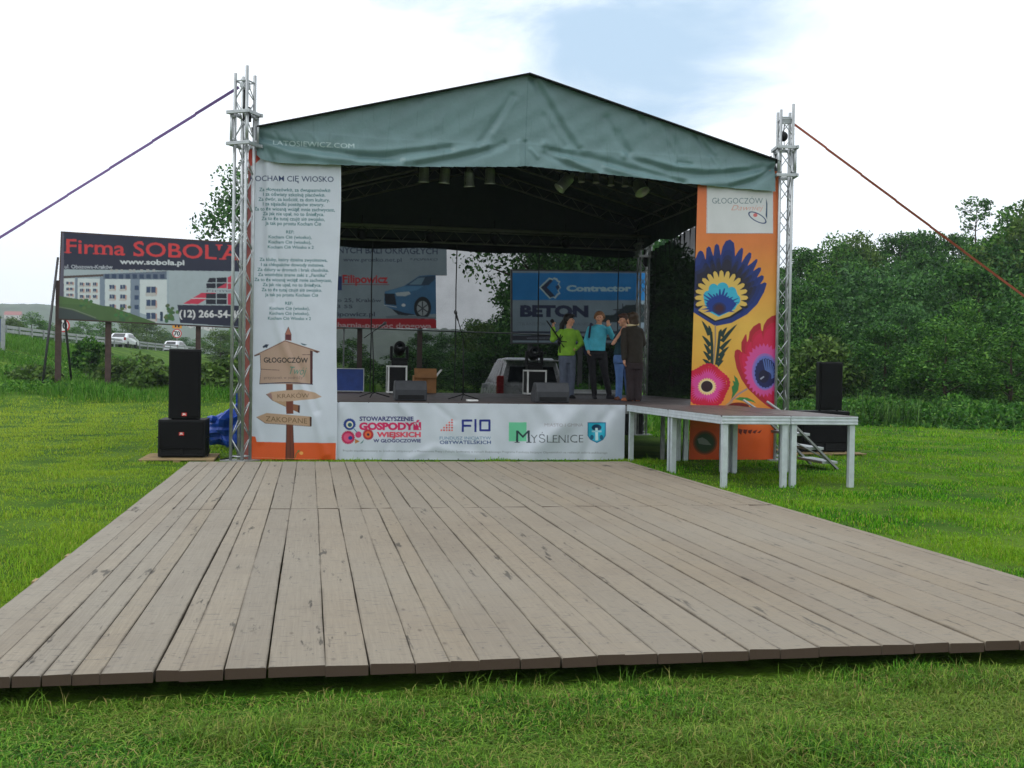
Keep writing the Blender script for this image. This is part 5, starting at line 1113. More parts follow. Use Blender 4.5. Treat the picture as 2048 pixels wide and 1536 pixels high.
blades('near_grass', x, y, rng.uniform(.022, .066, len(x))*np.clip(1+.55*cl_, .35, 1.9), rng.uniform(.003, .0062, len(x)), 1.6, GF)
x, y = scatter(2.6, 6.4, -.62, .98, 8000); k = lawn_ok(x, y); x, y = x[k], y[k]
blades('grass_thatch', x, y, rng.uniform(.012, .04, len(x)), rng.uniform(.003, .007, len(x)), 3.0, GF)
# taller uncut tufts along the front edge of the dance floor
n = 1500; x = rng.uniform(-3.2, 6.2, n); y = DY0-.03-np.abs(rng.normal(0, .10, n)); k = pn(x, y*0, 5, 4) > .05; x, y = x[k], y[k]
blades('edge_grass', x, y, rng.uniform(.04, .12, len(x)), np.full(len(x), .0036), .9, GF)
n = 3000; s_ = rng.random(n) < .5; x = np.where(s_, DXL-.02-np.abs(rng.normal(0, .06, n)), DXR+.02+np.abs(rng.normal(0, .06, n))); y = rng.uniform(DY0, DY1, n)
blades('edge_grass', x, y, rng.uniform(.03, .09, n), np.full(n, .006), .9, GR)
# rough growth: bank on the left, weeds under the forest on the right
x, y = scatter(37.5, 84, -.60, .06, 130); cl_ = pn(x, y, .9, 7); k = rng.random(len(x)) < np.clip(.6+.5*cl_, .08, 1); x, y, cl_ = x[k], y[k], cl_[k]; k = x-xrail(y) > .3; x, y, cl_ = x[k], y[k], cl_[k]
blades('rough_grass', x, y, rng.uniform(.14, .40, len(x))*np.clip(1+.5*cl_, .35, 1.8), np.full(len(x), .026), 1.0, GW)
x, y = scatter(33.3, 44, .16, .95, 60); cl_ = pn(x, y, 1.1, 8); k = rng.random(len(x)) < np.clip(.65+.4*cl_, .1, 1); x, y, cl_ = x[k], y[k], cl_[k]
blades('weed_stems', x, y, rng.uniform(.4, .95, len(x))*np.clip(1+.3*cl_, .5, 1.4), np.full(len(x), .034), .9, leafmat('weed_blades', [(0, (34, 60, 22)), (.4, (54, 90, 30)), (.8, (76, 116, 42)), (1, (104, 136, 62))], .28))
def leafy(name, x, y, hh, size, mt):
    z = hgt(x, y)+rng.random(len(x))**.7*hh; v, f = quads_from(np.stack([x+rng.normal(0, .05, len(x)), y+rng.normal(0, .05, len(x)), z], -1), size)
    return tag(link_mesh(name, np_mesh(name, v, f), mt), kind='stuff')
WL = leafmat('weed_leaves', [(0, (30, 70, 20)), (.4, (52, 104, 28)), (.8, (76, 128, 38)), (1, (108, 146, 60))], .3)
x, y = scatter(33.2, 43, .16, .95, 420); hh = .62*np.clip(1+.42*pn(x, y, 1.3, 8)+.2*pn(x, y, 3.4, 9), .3, 1.9)*sstep(np.hypot(x, y), 33.0, 34.4); leafy('tall_weeds', x, y, hh, np.full(len(x), .075), WL)
x, y = scatter(40.5, 62, -.60, .03, 120); k = (x-xrail(y) > 3) & (pn(x, y, .5, 23) > .1); x, y = x[k], y[k]; hh = .34*np.clip(1+.7*pn(x, y, .8, 18)+.3*pn(x, y, 2.6, 19), .12, 2.4); leafy('bank_weeds', x, y, hh*.8, np.full(len(x), .06), leafmat('bank_leaves', [(0, (40, 84, 20)), (.4, (68, 120, 30)), (.8, (94, 146, 42)), (1, (126, 160, 66))], .35))
x, y = scatter(24.6, 40, -.05, .40, 40); k = (y > YB+.7); x, y = x[k], y[k]; blades('rough_grass', x, y, rng.uniform(.15, .5, len(x)), np.full(len(x), .04), .8, GW)

# ------------------------------------------------------------------ road furniture, cars, houses
gr = thing('guardrail', 'double galvanised guardrail along the road embankment on the left', 'guardrail', (-20, 90, 2.9))
b = MB(); ys = np.arange(50, 236, 3.0)
for zz in (.42, .72):
    pts = [(float(xrail(y))+.3, y, zg(float(xrail(y)), y)+zz) for y in ys]
    for p0, p1 in zip(pts[:-1], pts[1:]): b.bar(p0, p1, .06, .2)
b.build('beam', M['rail'], gr)
for y in ys[::1]: xr = float(xrail(y)); z = zg(xr, y); MB().box(xr+.33, xr+.43, y-.05, y+.05, z-.1, z+.82).build('post', M['rail'], gr)
def car(name, label, loc, rz, paint, kind):
    T = thing(name, label, 'car', loc, 'cars on the road', rz); L, Wd = (4.5, 1.76) if kind != 'van' else (4.6, 1.85); b = MB()
    if kind == 'sedan': prof = [(-2.2, .34), (-2.25, .62), (-2.15, .95), (-1.65, 1.02), (-1.05, 1.40), (-.2, 1.45), (.45, 1.40), (1.15, 1.0), (1.95, .86), (2.22, .66), (2.25, .34)]
    elif kind == 'hatch': prof = [(-2.0, .34), (-2.06, .6), (-1.98, 1.0), (-1.62, 1.42), (-.6, 1.5), (.3, 1.46), (1.1, 1.02), (1.8, .88), (2.05, .66), (2.06, .34)]
    else: prof = [(-2.2, .36), (-2.28, .62), (-2.24, 1.06), (-2.0, 1.74), (-1.7, 1.82), (.2, 1.80), (1.1, 1.16), (1.95, .98), (2.2, .72), (2.24, .36)]
    n = len(prof); rows = []
    for wfr in (-1, -.93, .93, 1):
        for (y, z) in prof:
            tp = 1-.20*max(0, (z-.95)/.6)**1.1; rows.append((wfr*Wd/2*tp, y, z if abs(wfr) == 1 else z+.02*(z > .6)))
    fs = []
    for r_ in range(3):
        for i in range(n): fs.append((r_*n+i, r_*n+(i+1) % n, (r_+1)*n+(i+1) % n, (r_+1)*n+i))
    fs += [tuple(range(n-1, -1, -1)), tuple(3*n+i for i in range(n))]
    b.add(rows, fs); bo = b.build('body', paint, None, bevel=.03); bo.parent = T
    def part(mb, nm, mt, par=T, **k): o = mb.build(nm, mt, None, **k); o.parent = par; return o
    top = max(z for _, z in prof)
    if kind == 'van': rw = [(-2.19, 1.18), (-2.06, 1.58)]; ww = .66
    elif kind == 'hatch': rw = [(-1.965, 1.06), (-1.70, 1.36)]; ww = .60
    else: rw = [(-1.66, 1.05), (-1.12, 1.38)]; ww = .60
    (ya, za), (yb, zb) = rw; w2 = ww*.88
    if kind == 'van': part(MB().box(-.03, .03, -2.275, -2.02, 1.0, 1.7), 'door_post', paint)
    part(MB().add([(-ww, ya-.03, za+.02), (ww, ya-.03, za+.02), (w2, yb-.03, zb+.02), (-w2, yb-.03, zb+.02), (-ww, ya+.02, za), (ww, ya+.02, za), (w2, yb+.02, zb), (-w2, yb+.02, zb)], [(0,1,2,3),(4,7,6,5),(0,4,5,1),(1,5,6,2),(2,6,7,3),(3,7,4,0)]), 'rear_window', M['glass'])
    for sg in (-1, 1):
        y0_, y1_ = (-1.55, .6) if kind == 'van' else (-1.0, .75); zt = top-.12; zb_ = 1.02 if kind != 'van' else 1.15
        tpx = lambda z: sg*(Wd/2*(1-.20*max(0, (z-.95)/.6)**1.1)+.006)
        part(MB().add([(tpx(zb_), y0_-.2, zb_), (tpx(zb_), y1_+.3, zb_), (tpx(zt), y1_-.2, zt), (tpx(zt), y0_+.1, zt)], [(0, 1, 2, 3)]), 'side_window', M['glass'])
        part(MB().box(sg*Wd/2*.93-.09, sg*Wd/2*.93+.09, prof[1][0]-.02, prof[1][0]+.16, .72, 1.0 if kind != 'van' else 1.35, ), 'taillight', M['taillight'], bevel=.02)
        for y in (-1.38, 1.38):
            w_ = MB().lathe([(.20, -.1), (.31, -.1), (.325, -.06), (.325, .06), (.31, .1), (.2, .1)], Matrix.Translation((sg*(Wd/2-.1), y, .325)) @ Matrix.Rotation(R(90), 4, 'Y'), 20); wo_ = part(w_, 'wheel', M['rubber'], smooth=True)
            part(MB().lathe([(.2, -.085), (.2, .085)], Matrix.Translation((sg*(Wd/2-.09), y, .325)) @ Matrix.Rotation(R(90), 4, 'Y'), 16), 'rim', M['alu'], wo_)
        part(MB().box(sg*(Wd/2+.02)-.08, sg*(Wd/2+.02)+.08, .62, .72, .98, 1.1), 'mirror', paint, bevel=.02)
    part(MB().box(-.27, .27, prof[1][0]-.06, prof[1][0]+.01, .60 if kind != 'van' else .78, .71 if kind != 'van' else .89), 'number_plate', M['white'])
    part(MB().box(-Wd/2+.05, Wd/2-.05, prof[1][0]-.08, prof[1][0]+.1, .38, .56), 'bumper', paint, bevel=.03)
    if kind == 'van':
        part(MB().box(-.72, .72, -2.24, -1.9, 1.735, 1.785), 'spoiler', paint, bevel=.015); part(MB().box(-.3, .3, -2.3, -2.24, .98, 1.03), 'tailgate_handle', M['alu'])
    return T
def road_at(px_, Y): x = float(at(px_, 690, Y=Y)[0]); return (x, Y, zg(x, Y)+.03)
car('white_car', 'white saloon car driving away on the road beside the billboard post', road_at(247, 112), R(-8), M['carwhite'], 'sedan')
car('white_car', 'white hatchback driving on the road above the left speaker stack', road_at(352, 139), R(-12), M['carwhite'], 'hatch')
vq = at(1040, 790, Y=29.0); car('silver_van', 'silver van parked with its tailgate towards the back of the stage', (vq[0]+.12, 29.6, zg(vq[0], 29)), R(-3), M['carsilver'], 'van')
def sign70(px_, py, Y, label, plate):
    c = at(px_, py, Y=Y); T = thing('speed_sign', label, 'road sign', (c[0], Y, zg(c[0], Y)), 'speed limit signs'); r_ = .62
    MB().tube((c[0], Y+.06, zg(c[0], Y)-.2), (c[0], Y+.06, c[2]+(1.2 if plate else .3)), .05).build('post', M['rail'], T, True)
    Mx = Matrix.Translation(V3(c)) @ Matrix.Rotation(R(90), 4, 'X')
    d = MB().lathe([(r_, -.02), (r_, .02)], Mx, 32).build('disc', M['red'], T); MB().lathe([(r_*.80, .022), (r_*.80, .03)], Mx, 32).build('face', M['white'], d)
    v, t_ = text_tris('70', .03); lo, hi = v.min(0), v.max(0); k = .82/(hi[0]-lo[0]); MB().add([(c[0]+(q[0]-(lo[0]+hi[0])/2)*k, Y-.036, c[2]+(q[1]-(lo[1]+hi[1])/2)*k) for q in v], [tuple(map(int, q)) for q in t_]).build('digits', M['black'], d)
    if plate:
        pb = MB().box(c[0]-.62, c[0]+.62, Y-.01, Y+.03, c[2]+.68, c[2]+1.32).build('warning_plate', mat('yellow_plate', (222, 150, 40), .5), T, bevel=.02)
        MB().box(c[0]-.3, c[0]-.08, Y-.02, Y-.011, c[2]+.85, c[2]+1.1).box(c[0]+.08, c[0]+.34, Y-.02, Y-.011, c[2]+.85, c[2]+1.18).build('symbol', M['black'], pb)
sign70(354, 667, 150, 'round speed limit sign with yellow plate above it beside the road', True)
sign70(125, 651, 100, 'round speed limit sign half hidden behind the leftmost billboard post', False)
M['redroof'] = mat('red_roof', (150, 78, 68), .8); M['wallw'] = mat('pale_wall', (205, 198, 188), .8)
def house(px_, Y, w_, h_, label, tower_=False):
    c = at(px_, 668, Y=Y); z = hillz(c[0], Y-1)-.6; T = thing('house' if not tower_ else 'church', label, 'house' if not tower_ else 'church', (c[0], Y, z), 'far houses')
    zt = z+5.2; b = MB().box(c[0]-w_/2, c[0]+w_/2, Y, Y+8, z, zt); b.build('wall', M['wallw'], T)
    MB().add([(c[0]-w_/2-.5, Y-.5, zt), (c[0]+w_/2+.5, Y-.5, zt), (c[0]+w_/2+.5, Y+8.5, zt), (c[0]-w_/2-.5, Y+8.5, zt), (c[0]-w_/2-.5, Y+4, zt+h_), (c[0]+w_/2+.5, Y+4, zt+h_)], [(0, 1, 5, 4), (2, 3, 4, 5), (0, 4, 3), (1, 2, 5), (3, 2, 1, 0)]).build('roof', M['redroof'], T)
    for k in range(3): MB().box(c[0]-w_/2+w_*(k+.5)/3-.5, c[0]-w_/2+w_*(k+.5)/3+.5, Y-.06, Y-.01, zt-2.4, zt-1).build('window', M['glass'], T)
    if tower_: MB().box(c[0]-w_/2-3, c[0]-w_/2-.05, Y+1, Y+4, z, zt+3).add([(c[0]-w_/2-3, Y+1, zt+3), (c[0]-w_/2-.05, Y+1, zt+3), (c[0]-w_/2-.05, Y+4, zt+3), (c[0]-w_/2-3, Y+4, zt+3), (c[0]-w_/2-1.5, Y+2.5, zt+11)], [(0, 1, 4), (1, 2, 4), (2, 3, 4), (3, 0, 4)]).build('spire', M['steel'], T)
house(376, 1120, 9, 3.8, 'far pale church with a dark spire between sign and billboard post', True)
house(384, 1130, 9, 4, 'far house with red roof just right of the church')
house(406, 1115, 15, 4.2, 'far house with wide red roof right of the billboard post')
house(418, 1125, 10, 4.4, 'far house with red roof beside the roadside tree')
house(24, 1060, 14, 3.6, 'far pale house below the hill at the left border')

# ------------------------------------------------------------------ things on the stage floor
def onstage(px_, py): q = at(px_, py, Z=ZS); return q
def flightcase(name, label, x0, x1, y, dep, h, face, edge=.022, edge_m='alu'):
    T = thing(name, label, 'flight case', ((x0+x1)/2, y+dep/2, ZS), 'flight cases on the stage')
    MB().box(x0+.012, x1-.012, y+.012, y+dep-.012, ZS+.03, ZS+h-.012).build('case_body', M[face], T, bevel=.004)
    b = MB(); e = edge
    for xx in (x0, x1-e):
        for yy in (y, y+dep-e): b.box(xx, xx+e, yy, yy+e, ZS+.02, ZS+h)
    for zz in (ZS+.02, ZS+h-e):
        for yy in (y, y+dep-e): b.box(x0+e, x1-e, yy, yy+e, zz, zz+e)
        for xx in (x0, x1-e): b.box(xx, xx+e, y+e, y+dep-e, zz, zz+e)
    b.build('edge_trim', M[edge_m], T, bevel=.003)
    for xx in (x0+.06, x1-.06): MB().lathe([(.022, -.02), (.022, .02)], Matrix.Translation((xx, y+.06, ZS+.022)) @ Matrix.Rotation(R(90), 4, 'Y'), 12).build('caster', M['rubber'], T)
    return T
def movinghead(label, x, y, z):
    T = thing('moving_head_light', label, 'stage light', (x, y, z), 'moving head lights')
    MB().box(x-.17, x+.17, y-.15, y+.15, z+.002, z+.11).build('base', M['black'], T, bevel=.02)
    b = MB(); 
    for sg in (-1, 1): b.box(x+sg*.17-.03, x+sg*.17+.03, y-.07, y+.07, z+.15, z+.42)
    b.box(x-.2, x+.2, y-.07, y+.07, z+.112, z+.165); b.build('yoke', M['black'], T, bevel=.02)
    Mx = Matrix.Translation((x, y, z+.36)) @ Matrix.Rotation(R(70), 4, 'X'); h_ = MB().lathe([(.06, -.2), (.11, -.16), (.13, -.04), (.13, .1), (.11, .19), (.1, .19), (.09, .17)], Mx, 22).build('head', M['black'], T, True)
    MB().lathe([(.09, .165), (.05, .175), (.002, .178)], Mx, 18).build('lens', M['glass'], h_, True)
def stagebox(x0p, x1p, pyb, pyt):
    q0, q1 = onstage(x0p, pyb), onstage(x1p, pyb); y = float((q0[1]+q1[1])/2); x0, x1 = float(at(x0p, pyb, Y=y)[0]), float(at(x1p, pyb, Y=y)[0]); return x0, x1, y, float(at((x0p+x1p)/2, pyt, Y=y)[2])-ZS
x0, x1, y, h = stagebox(775, 814, 788, 731); y = min(y, YB-.9); flightcase('flight_case', 'black flight case with pale metal edges under the left moving light', x0, x1, y, .5, h, 'black', .035, 'white'); movinghead('black moving head light on the left pale edged case', (x0+x1)/2+.05, y+.25, ZS+h)
x0, x1, y, h = stagebox(1054, 1093, 791, 740); y = min(y, YB-.9); flightcase('flight_case', 'black flight case with pale metal edges in front of the silver van', x0, x1, y, .5, h, 'black', .035, 'white'); movinghead('black moving head light on the case in front of the van', (x0+x1)/2-.02, y+.25, ZS+h)
x0, x1, y, h = stagebox(640, 724, 783, 736); y = min(y, YB-.9)
flightcase('flight_case', 'blue flight case with metal edges beside the song banner', x0, x1, y, .5, h, 'bluecase', .02)
x0, x1, y, h = stagebox(826, 870, 786, 742); y = min(y, YB-.7)
T = thing('cardboard_box', 'brown cardboard box with an open flap at the back of the stage', 'box', ((x0+x1)/2, y, ZS)); MB().box(x0, x1, y, y+.4, ZS+.002, ZS+h*.8).build('carton', M['card'], T, bevel=.006)
MB().obox(((x0+x1)/2, y-.05, ZS+h*.9), ((1, 0, 0), (0, .5, .87), (0, -.87, .5)), ((x1-x0)/2, .12, .004)).build('flap', M['card'], T)
MB().obox((x1+.06, y+.2, ZS+h*.88), ((.6, 0, .8), (0, 1, 0), (-.8, 0, .6)), (.12, .18, .004)).build('flap', M['white'], T)
def monitor(label, x0p, x1p, pyb, pyt):
    q = onstage((x0p+x1p)/2, pyb); y = float(q[1]); x0, x1 = float(at(x0p, pyb, Y=y)[0]), float(at(x1p, pyb, Y=y)[0]); h = float(at((x0p+x1p)/2, pyt, Y=y)[2])-ZS
    T = thing('floor_monitor', label, 'floor monitor', ((x0+x1)/2, y+.2, ZS), 'wedge monitors on the stage'); pr = [(0, 0), (.46, 0), (.52, .12), (.30, h), (.08, h), (0, h*.55)]
    MB().prism([(a, c) for a, c in pr], (x0, y, ZS+.004), (0, 1, 0), (0, 0, 1), (x1-x0, 0, 0)).build('cabinet', M['mon'], T, bevel=.02)
    MB().box((x0+x1)/2-.07, (x0+x1)/2+.07, y+.034, y+.05, ZS+h*.52, ZS+h*.66).build('handle_recess', M['black'], T, bevel=.01)
    MB().box(x0+.05, x1-.05, y-.006, y+.001, ZS+.03, ZS+.10).build('foot_strip', M['black'], T)
M['mon'] = mat('charcoal_cabinet', (46, 48, 52), .6, 0, .15, 8, .2, 200)
monitor('charcoal wedge monitor standing in front of the cardboard box', 790, 854, 802, 762); monitor('charcoal wedge monitor standing in front of the woman in green', 1073, 1139, 806, 766)
def micstand(label, pb, ptop, boom=None, legs=1.0):
    q = onstage(*pb); y = float(q[1]); tp = at(*ptop, Y=y); T = thing('microphone_stand', label, 'microphone stand', q, 'microphone stands'); base = np.array([q[0], y, ZS+.10])
    MB().path([base-np.array([0, 0, .03]), np.array([q[0], y, (ZS+tp[2])/2]), tp], [.013, .012, .009], 8).build('pole', M['black'], T, True)
    for k in range(3): a = k*2.094+.3; MB().tube(base, (q[0]+.32*math.cos(a), y+.32*math.sin(a), ZS+.012), .010).build('leg', M['black'], T, True)
    if boom:
        e, f_ = at(*boom[0], Y=y-.1), at(*boom[1], Y=y-.3); bo = MB().tube(e, f_, .008).build('boom', M['black'], T, True)
        MB().lathe([(.006, -.08), (.016, -.06), (.016, .05), (.028, .07), (.03, .1), (.016, .125)], Matrix.Translation(V3(f_)) @ (V3(f_)-V3(e)).to_track_quat('Z', 'Y').to_matrix().to_4x4(), 12).build('microphone', M['steel'], bo, True)
micstand('black boom microphone stand on the stage near the blue flight case', (746, 795), (745, 664), ((728, 676), (762, 652)))
micstand('black microphone stand with angled boom in the middle of the stage', (926, 800), (926, 680), ((932, 694), (914, 634)))
q = onstage(945, 803); T = MB().box(q[0]-.09, q[0]+.1, q[1], q[1]+.16, ZS+.003, ZS+.03).build('paper_stack', M['white'], bevel=.004); tag(T, 'small stack of white paper by the foot of the middle microphone stand', 'paper')
q = onstage(1180, 790); T = thing('metal_ramp', 'low pale metal ramp lying at the back of the stage behind the people', 'ramp', (q[0], YB-.4, ZS))
MB().box(at(1138, 790, Y=YB-.5)[0], at(1236, 790, Y=YB-.5)[0], YB-.6, YB-.2, ZS+.01, ZS+.12).build('deck', M['alu_dull'], T, bevel=.01); MB().box(at(1138, 790, Y=YB-.5)[0], at(1236, 790, Y=YB-.5)[0], YB-.64, YB-.6, ZS+.04, ZS+.08).build('lip', M['alu'], T)

# ------------------------------------------------------------------ people
def remesh(mb, name, mats, parent, vox=.012, sm=4):
    me = bpy.data.meshes.new(name); me.from_pydata(mb.v, [], mb.f); o = bpy.data.objects.new(name, me); COL.objects.link(o)
    r_ = o.modifiers.new('r', 'REMESH'); r_.mode = 'VOXEL'; r_.voxel_size = vox; s_ = o.modifiers.new('s', 'SMOOTH'); s_.factor = .5; s_.iterations = sm
    dg = bpy.context.evaluated_depsgraph_get(); m2 = bpy.data.meshes.new_from_object(o.evaluated_get(dg)); m2.name = name
    bpy.data.objects.remove(o); bpy.data.meshes.remove(me)
    if parent is not None: m2.transform(Matrix.Translation(-Vector(parent.location)))
    return link_mesh(name, m2, mats, parent, True)
def caps(b, pts, rad, n=12):
    b.path(pts, rad, n)
    for p_, r_ in zip(pts, rad): b.ball(p_, r_, 12, 8)
def loft(b, rings, ux, uy, n=20):
    """stacked elliptical rings (centre, half width, half depth)"""
    vs, fs = [], []
    for c, rx, ry in rings:
        for k in range(n): a = 2*math.pi*k/n; vs.append(np.array(c)+np.array(ux)*rx*math.cos(a)+np.array(uy)*ry*math.sin(a))
    for i in range(len(rings)-1):
        for k in range(n): fs.append((i*n+k, i*n+(k+1) % n, (i+1)*n+(k+1) % n, (i+1)*n+k))
    fs += [tuple(range(n-1, -1, -1)), tuple((len(rings)-1)*n+k for k in range(n))]; b.add(vs, fs)
def unit(a): a = np.array(a, float); return a/np.linalg.norm(a)
def head_shape(b, c, face, r=.098, up=(0, 0, 1)):
    f = unit(face); u = np.array(up, float); s_ = np.cross(f, u)
    b.ball(c+u*.025-f*.012, (r*.86, r*.95, r*1.08), 18, 12); b.ball(c-u*.045+f*.02, (r*.62, r*.66, r*.75), 14, 10); b.ball(c-u*.085+f*.048, .034, 10, 8)     # skull, jaw, chin
    b.ball(c+f*.095-u*.012, (.013, .013, .02), 8, 6); b.path([c+f*.085+u*.02, c+f*.102-u*.016], [.008, .014], 8)                                          # nose
    for k in (-1, 1): b.ball(c+s_*k*.083-f*.005-u*.005, (.012, .02, .028), 8, 6); b.ball(c+s_*k*.045+f*.068-u*.02, .022, 8, 6)                            # ears, cheeks
    b.ball(c+f*.083-u*.05, (.022, .016, .010), 8, 6)
def face_marks(P, c, face, up=(0, 0, 1)):
    f = unit(face); u = np.array(up, float); s_ = np.cross(f, u); b = MB(); 
    for k in (-1, 1): b.ball(c+s_*k*.033+f*.082+u*.014, (.010, .010, .006), 8, 6)
    b.build('eyes', M['black'], P, True)
    MB().ball(c+f*.098-u*.05, (.02, .008, .006), 8, 6).build('lips', M['lips'], P, True)
M['lips'] = mat('lips', (150, 70, 66), .45)
def hand(b, w, d, pn_, curl=.5, s=1.0):
    """palm with four fingers of different lengths and a thumb from the side of the palm; w wrist, d pointing, pn_ palm normal"""
    d = unit(d); pn_ = np.array(pn_, float); pn_ = unit(pn_-d*np.dot(pn_, d)); sd_ = np.cross(d, pn_)
    b.path([w, w+d*.04*s, w+d*.085*s], [.026*s, .03*s, .026*s], 10); b.obox(w+d*.055*s, (d, sd_, pn_), (.04*s, .036*s, .013*s))
    for k, L in enumerate((.068, .078, .072, .055)):
        p = w+d*.09*s+sd_*(-.029+.0195*k)*s; a = p; ang = 0; pts = [a]
        for q in range(3): ang += curl*.9; a = a+(d*math.cos(ang)+pn_*math.sin(ang))*L*s*(.42, .32, .26)[q]; pts.append(a)
        b.path(pts, [.0092*s, .0088*s, .0082*s, .0062*s], 8)
    p = w+d*.028*s-sd_*.03*s; p1 = p+(d*.62-sd_*.7+pn_*.3)*.036*s; p2 = p1+(d*.85-sd_*.2+pn_*.5)*.03*s
    b.path([p, p1, p2], [.012*s, .0105*s, .008*s], 8)
def J(Y): return lambda px_, py, dy=0.0: at(px_, py, Y=Y+dy)
K = .13675; kx = lambda X_: 1080+X_*K; ky = lambda Y_: 610+Y_*K
def person(label, Y, spec):
    j = lambda X_, Y_, dy=0.0: at(kx(X_), ky(Y_), Y=Y+dy)
    bx = j(*spec['base']); P0 = np.array([bx[0], Y, ZS])
    body = MB(); hc = j(*spec['head']); neck = j(*spec['neck']); face = spec['face']; ux = unit(spec.get('ux', (1, 0, 0))); uy = unit(np.cross((0, 0, 1), ux))
    head_shape(body, hc, face, spec.get('hr', .098)); caps(body, [hc-np.array([0, 0, .05])-np.array(unit(face))*.02, neck], [.052, .055])
    tor = [(j(*q[:3]), q[3], q[4]) for q in spec['torso']]; loft(body, [(c, a*.88, d_*.88) for c, a, d_ in tor], ux, uy)
    for arm in spec['arms']:
        s_, e, w = (j(*q) for q in arm['j']); caps(body, [s_, e, w], [.045, .036, .026]); hand(body, w, np.array(arm['dir']), np.array(arm['palm']), arm.get('curl', .6), .95)
    feet = []
    for leg in spec['legs']:
        pts = [j(*q) for q in leg['j']]; pts[-1][2] = ZS+.09; caps(body, pts, [.085, .055, .038]); fd = unit(leg.get('toe', (0, -1, 0))); an = np.array(pts[-1]); gz = ZS+.035
        body.path([an, np.array([an[0], an[1], gz])+fd*.02, np.array([an[0], an[1], gz])+fd*.15], [.036, .035, .024], 10); feet.append((np.array([an[0], an[1], gz]), fd))
    P = thing_mesh = None
    dummy = bpy.data.objects.new('tmp', None); dummy.location = [float(q) for q in P0]
    P = remesh(body, 'person', M['skin'], dummy, .0085, 2); P.parent = None; P.location = dummy.location.copy(); bpy.data.objects.remove(dummy); P.name = 'person'
    tag(P, label, 'person'); face_marks(P, hc, face)
    # clothing
    tb = MB(); loft(tb, tor, ux, uy)
    for arm in spec['arms']:
        s_, e, w = (j(*q) for q in arm['j']); r0, r1, r2 = spec.get('sleeve', (.066, .058, .046))
        if arm.get('short'): m_ = s_+(e-s_)*.55; caps(tb, [s_, m_], [r0, r0*.95])
        else: caps(tb, [s_, e, e+(w-e)*.93], [r0, r1, r2])
    remesh(tb, 'top', spec['top'], P, .012, 3)
    lb_ = MB(); hp = tor[-1][0] if not spec.get('hip') else j(*spec['hip']); hw = spec.get('hipw', .165)
    loft(lb_, [(hp+np.array([0, 0, .06]), hw*.92, .105), (hp, hw, .12), (hp-np.array([0, 0, .1]), hw, .115)], ux, uy)
    for leg in spec['legs']:
        pts = [j(*q) for q in leg['j']]; l0, l1, l2 = spec.get('legr', (.098, .072, .066)); e_ = np.array([pts[-1][0], pts[-1][1], ZS+leg.get('cuff', .06)]); caps(lb_, pts[:2]+[e_], [l0, l1, l2])
    remesh(lb_, 'trousers', spec['trousers'], P, .012, 3)
    for an, fd in feet:
        sb = MB(); sd_ = np.cross(fd, (0, 0, 1)); sb.path([an-fd*.06+np.array([0, 0, .01]), an+fd*.04, an+fd*.15-np.array([0, 0, .008]), an+fd*.19-np.array([0, 0, .014])], [.036, .042, .035, .018], 12)
        if spec.get('boots'): sb.path([an, an+np.array([0, 0, .16])], [.045, .05], 12)
        sb.obox(an+fd*.06-np.array([0, 0, .024]), (fd, sd_, (0, 0, 1)), (.12, .036, .010)); remesh(sb, 'shoe', spec['shoes'], P, .008, 2)
    hb = MB(); spec['hair'](hb, hc, np.array(unit(face)), np.array(unit(np.cross(face, (0, 0, 1))))); remesh(hb, 'hair', spec['hairm'], P, .009, 2)
    return P, j
def cloth(name, c, v=.2): return mat(name, c, .85, 0, v, 7, .9, 16)
Z = np.array([0, 0, 1.])
def hair_short(b, c, f, s_):
    b.ball(c+Z*.05-f*.03, (.105, .105, .092), 18, 12); b.ball(c-f*.055-Z*.01, (.085, .075, .09), 14, 10); b.ball(c+Z*.095+f*.045, (.07, .05, .035), 12, 8)
    for k in (-1, 1): b.ball(c+s_*k*.085+Z*.02-f*.02, (.03, .05, .05), 10, 8)
def hair_pony(b, c, f, s_):
    hair_short(b, c, f, s_); b.path([c-f*.11+Z*.0, c-f*.16-Z*.08, c-f*.17-Z*.17, c-f*.15-Z*.25], [.05, .058, .05, .02], 10)
def hair_mid(b, c, f, s_):
    hair_short(b, c, f, s_); b.ball(c-f*.05-Z*.05, (.095, .075, .11), 14, 10)
G = {}
Yg, Yc, Yj, Yk = 20.6, 20.4, 19.7, 19.0
person('woman in a bright green loose top and jeans holding a folded black stand', Yg, dict(base=(400, 1300), head=(432, 225), neck=(425, 345), face=(.80, -.6, .03), hr=.096,
    torso=[(425, 345, 0, .085, .07), (425, 385, 0, .155, .095), (415, 470, 0, .175, .125), (400, 580, 0, .165, .12), (390, 680, 0, .175, .125), (388, 742, 0, .182, .13)],
    arms=[dict(j=[(310, 400, 0), (190, 500, -.05), (190, 330, -.12)], dir=(.05, -.1, 1), palm=(.6, -.5, 0), curl=1.0), dict(j=[(535, 410, 0), (605, 560, .02), (520, 640, -.06)], dir=(-.9, -.1, -.2), palm=(0, .9, -.3), curl=.4)],
    legs=[dict(j=[(340, 760, 0), (340, 980, -.03), (345, 1300, .02)], toe=(-.2, -1, 0)), dict(j=[(460, 760, 0), (465, 985, -.03), (440, 1310, .02)], toe=(.25, -1, 0))], hip=(395, 780), hipw=.17, sleeve=(.07, .066, .05), legr=(.1, .082, .076),
    top=cloth('green_knit', (136, 184, 56)), trousers=cloth('grey_denim', (84, 92, 108)), shoes=M['black'], hair=hair_pony, hairm=mat('black_hair', (22, 18, 18), .6, 0, .3, 30)))
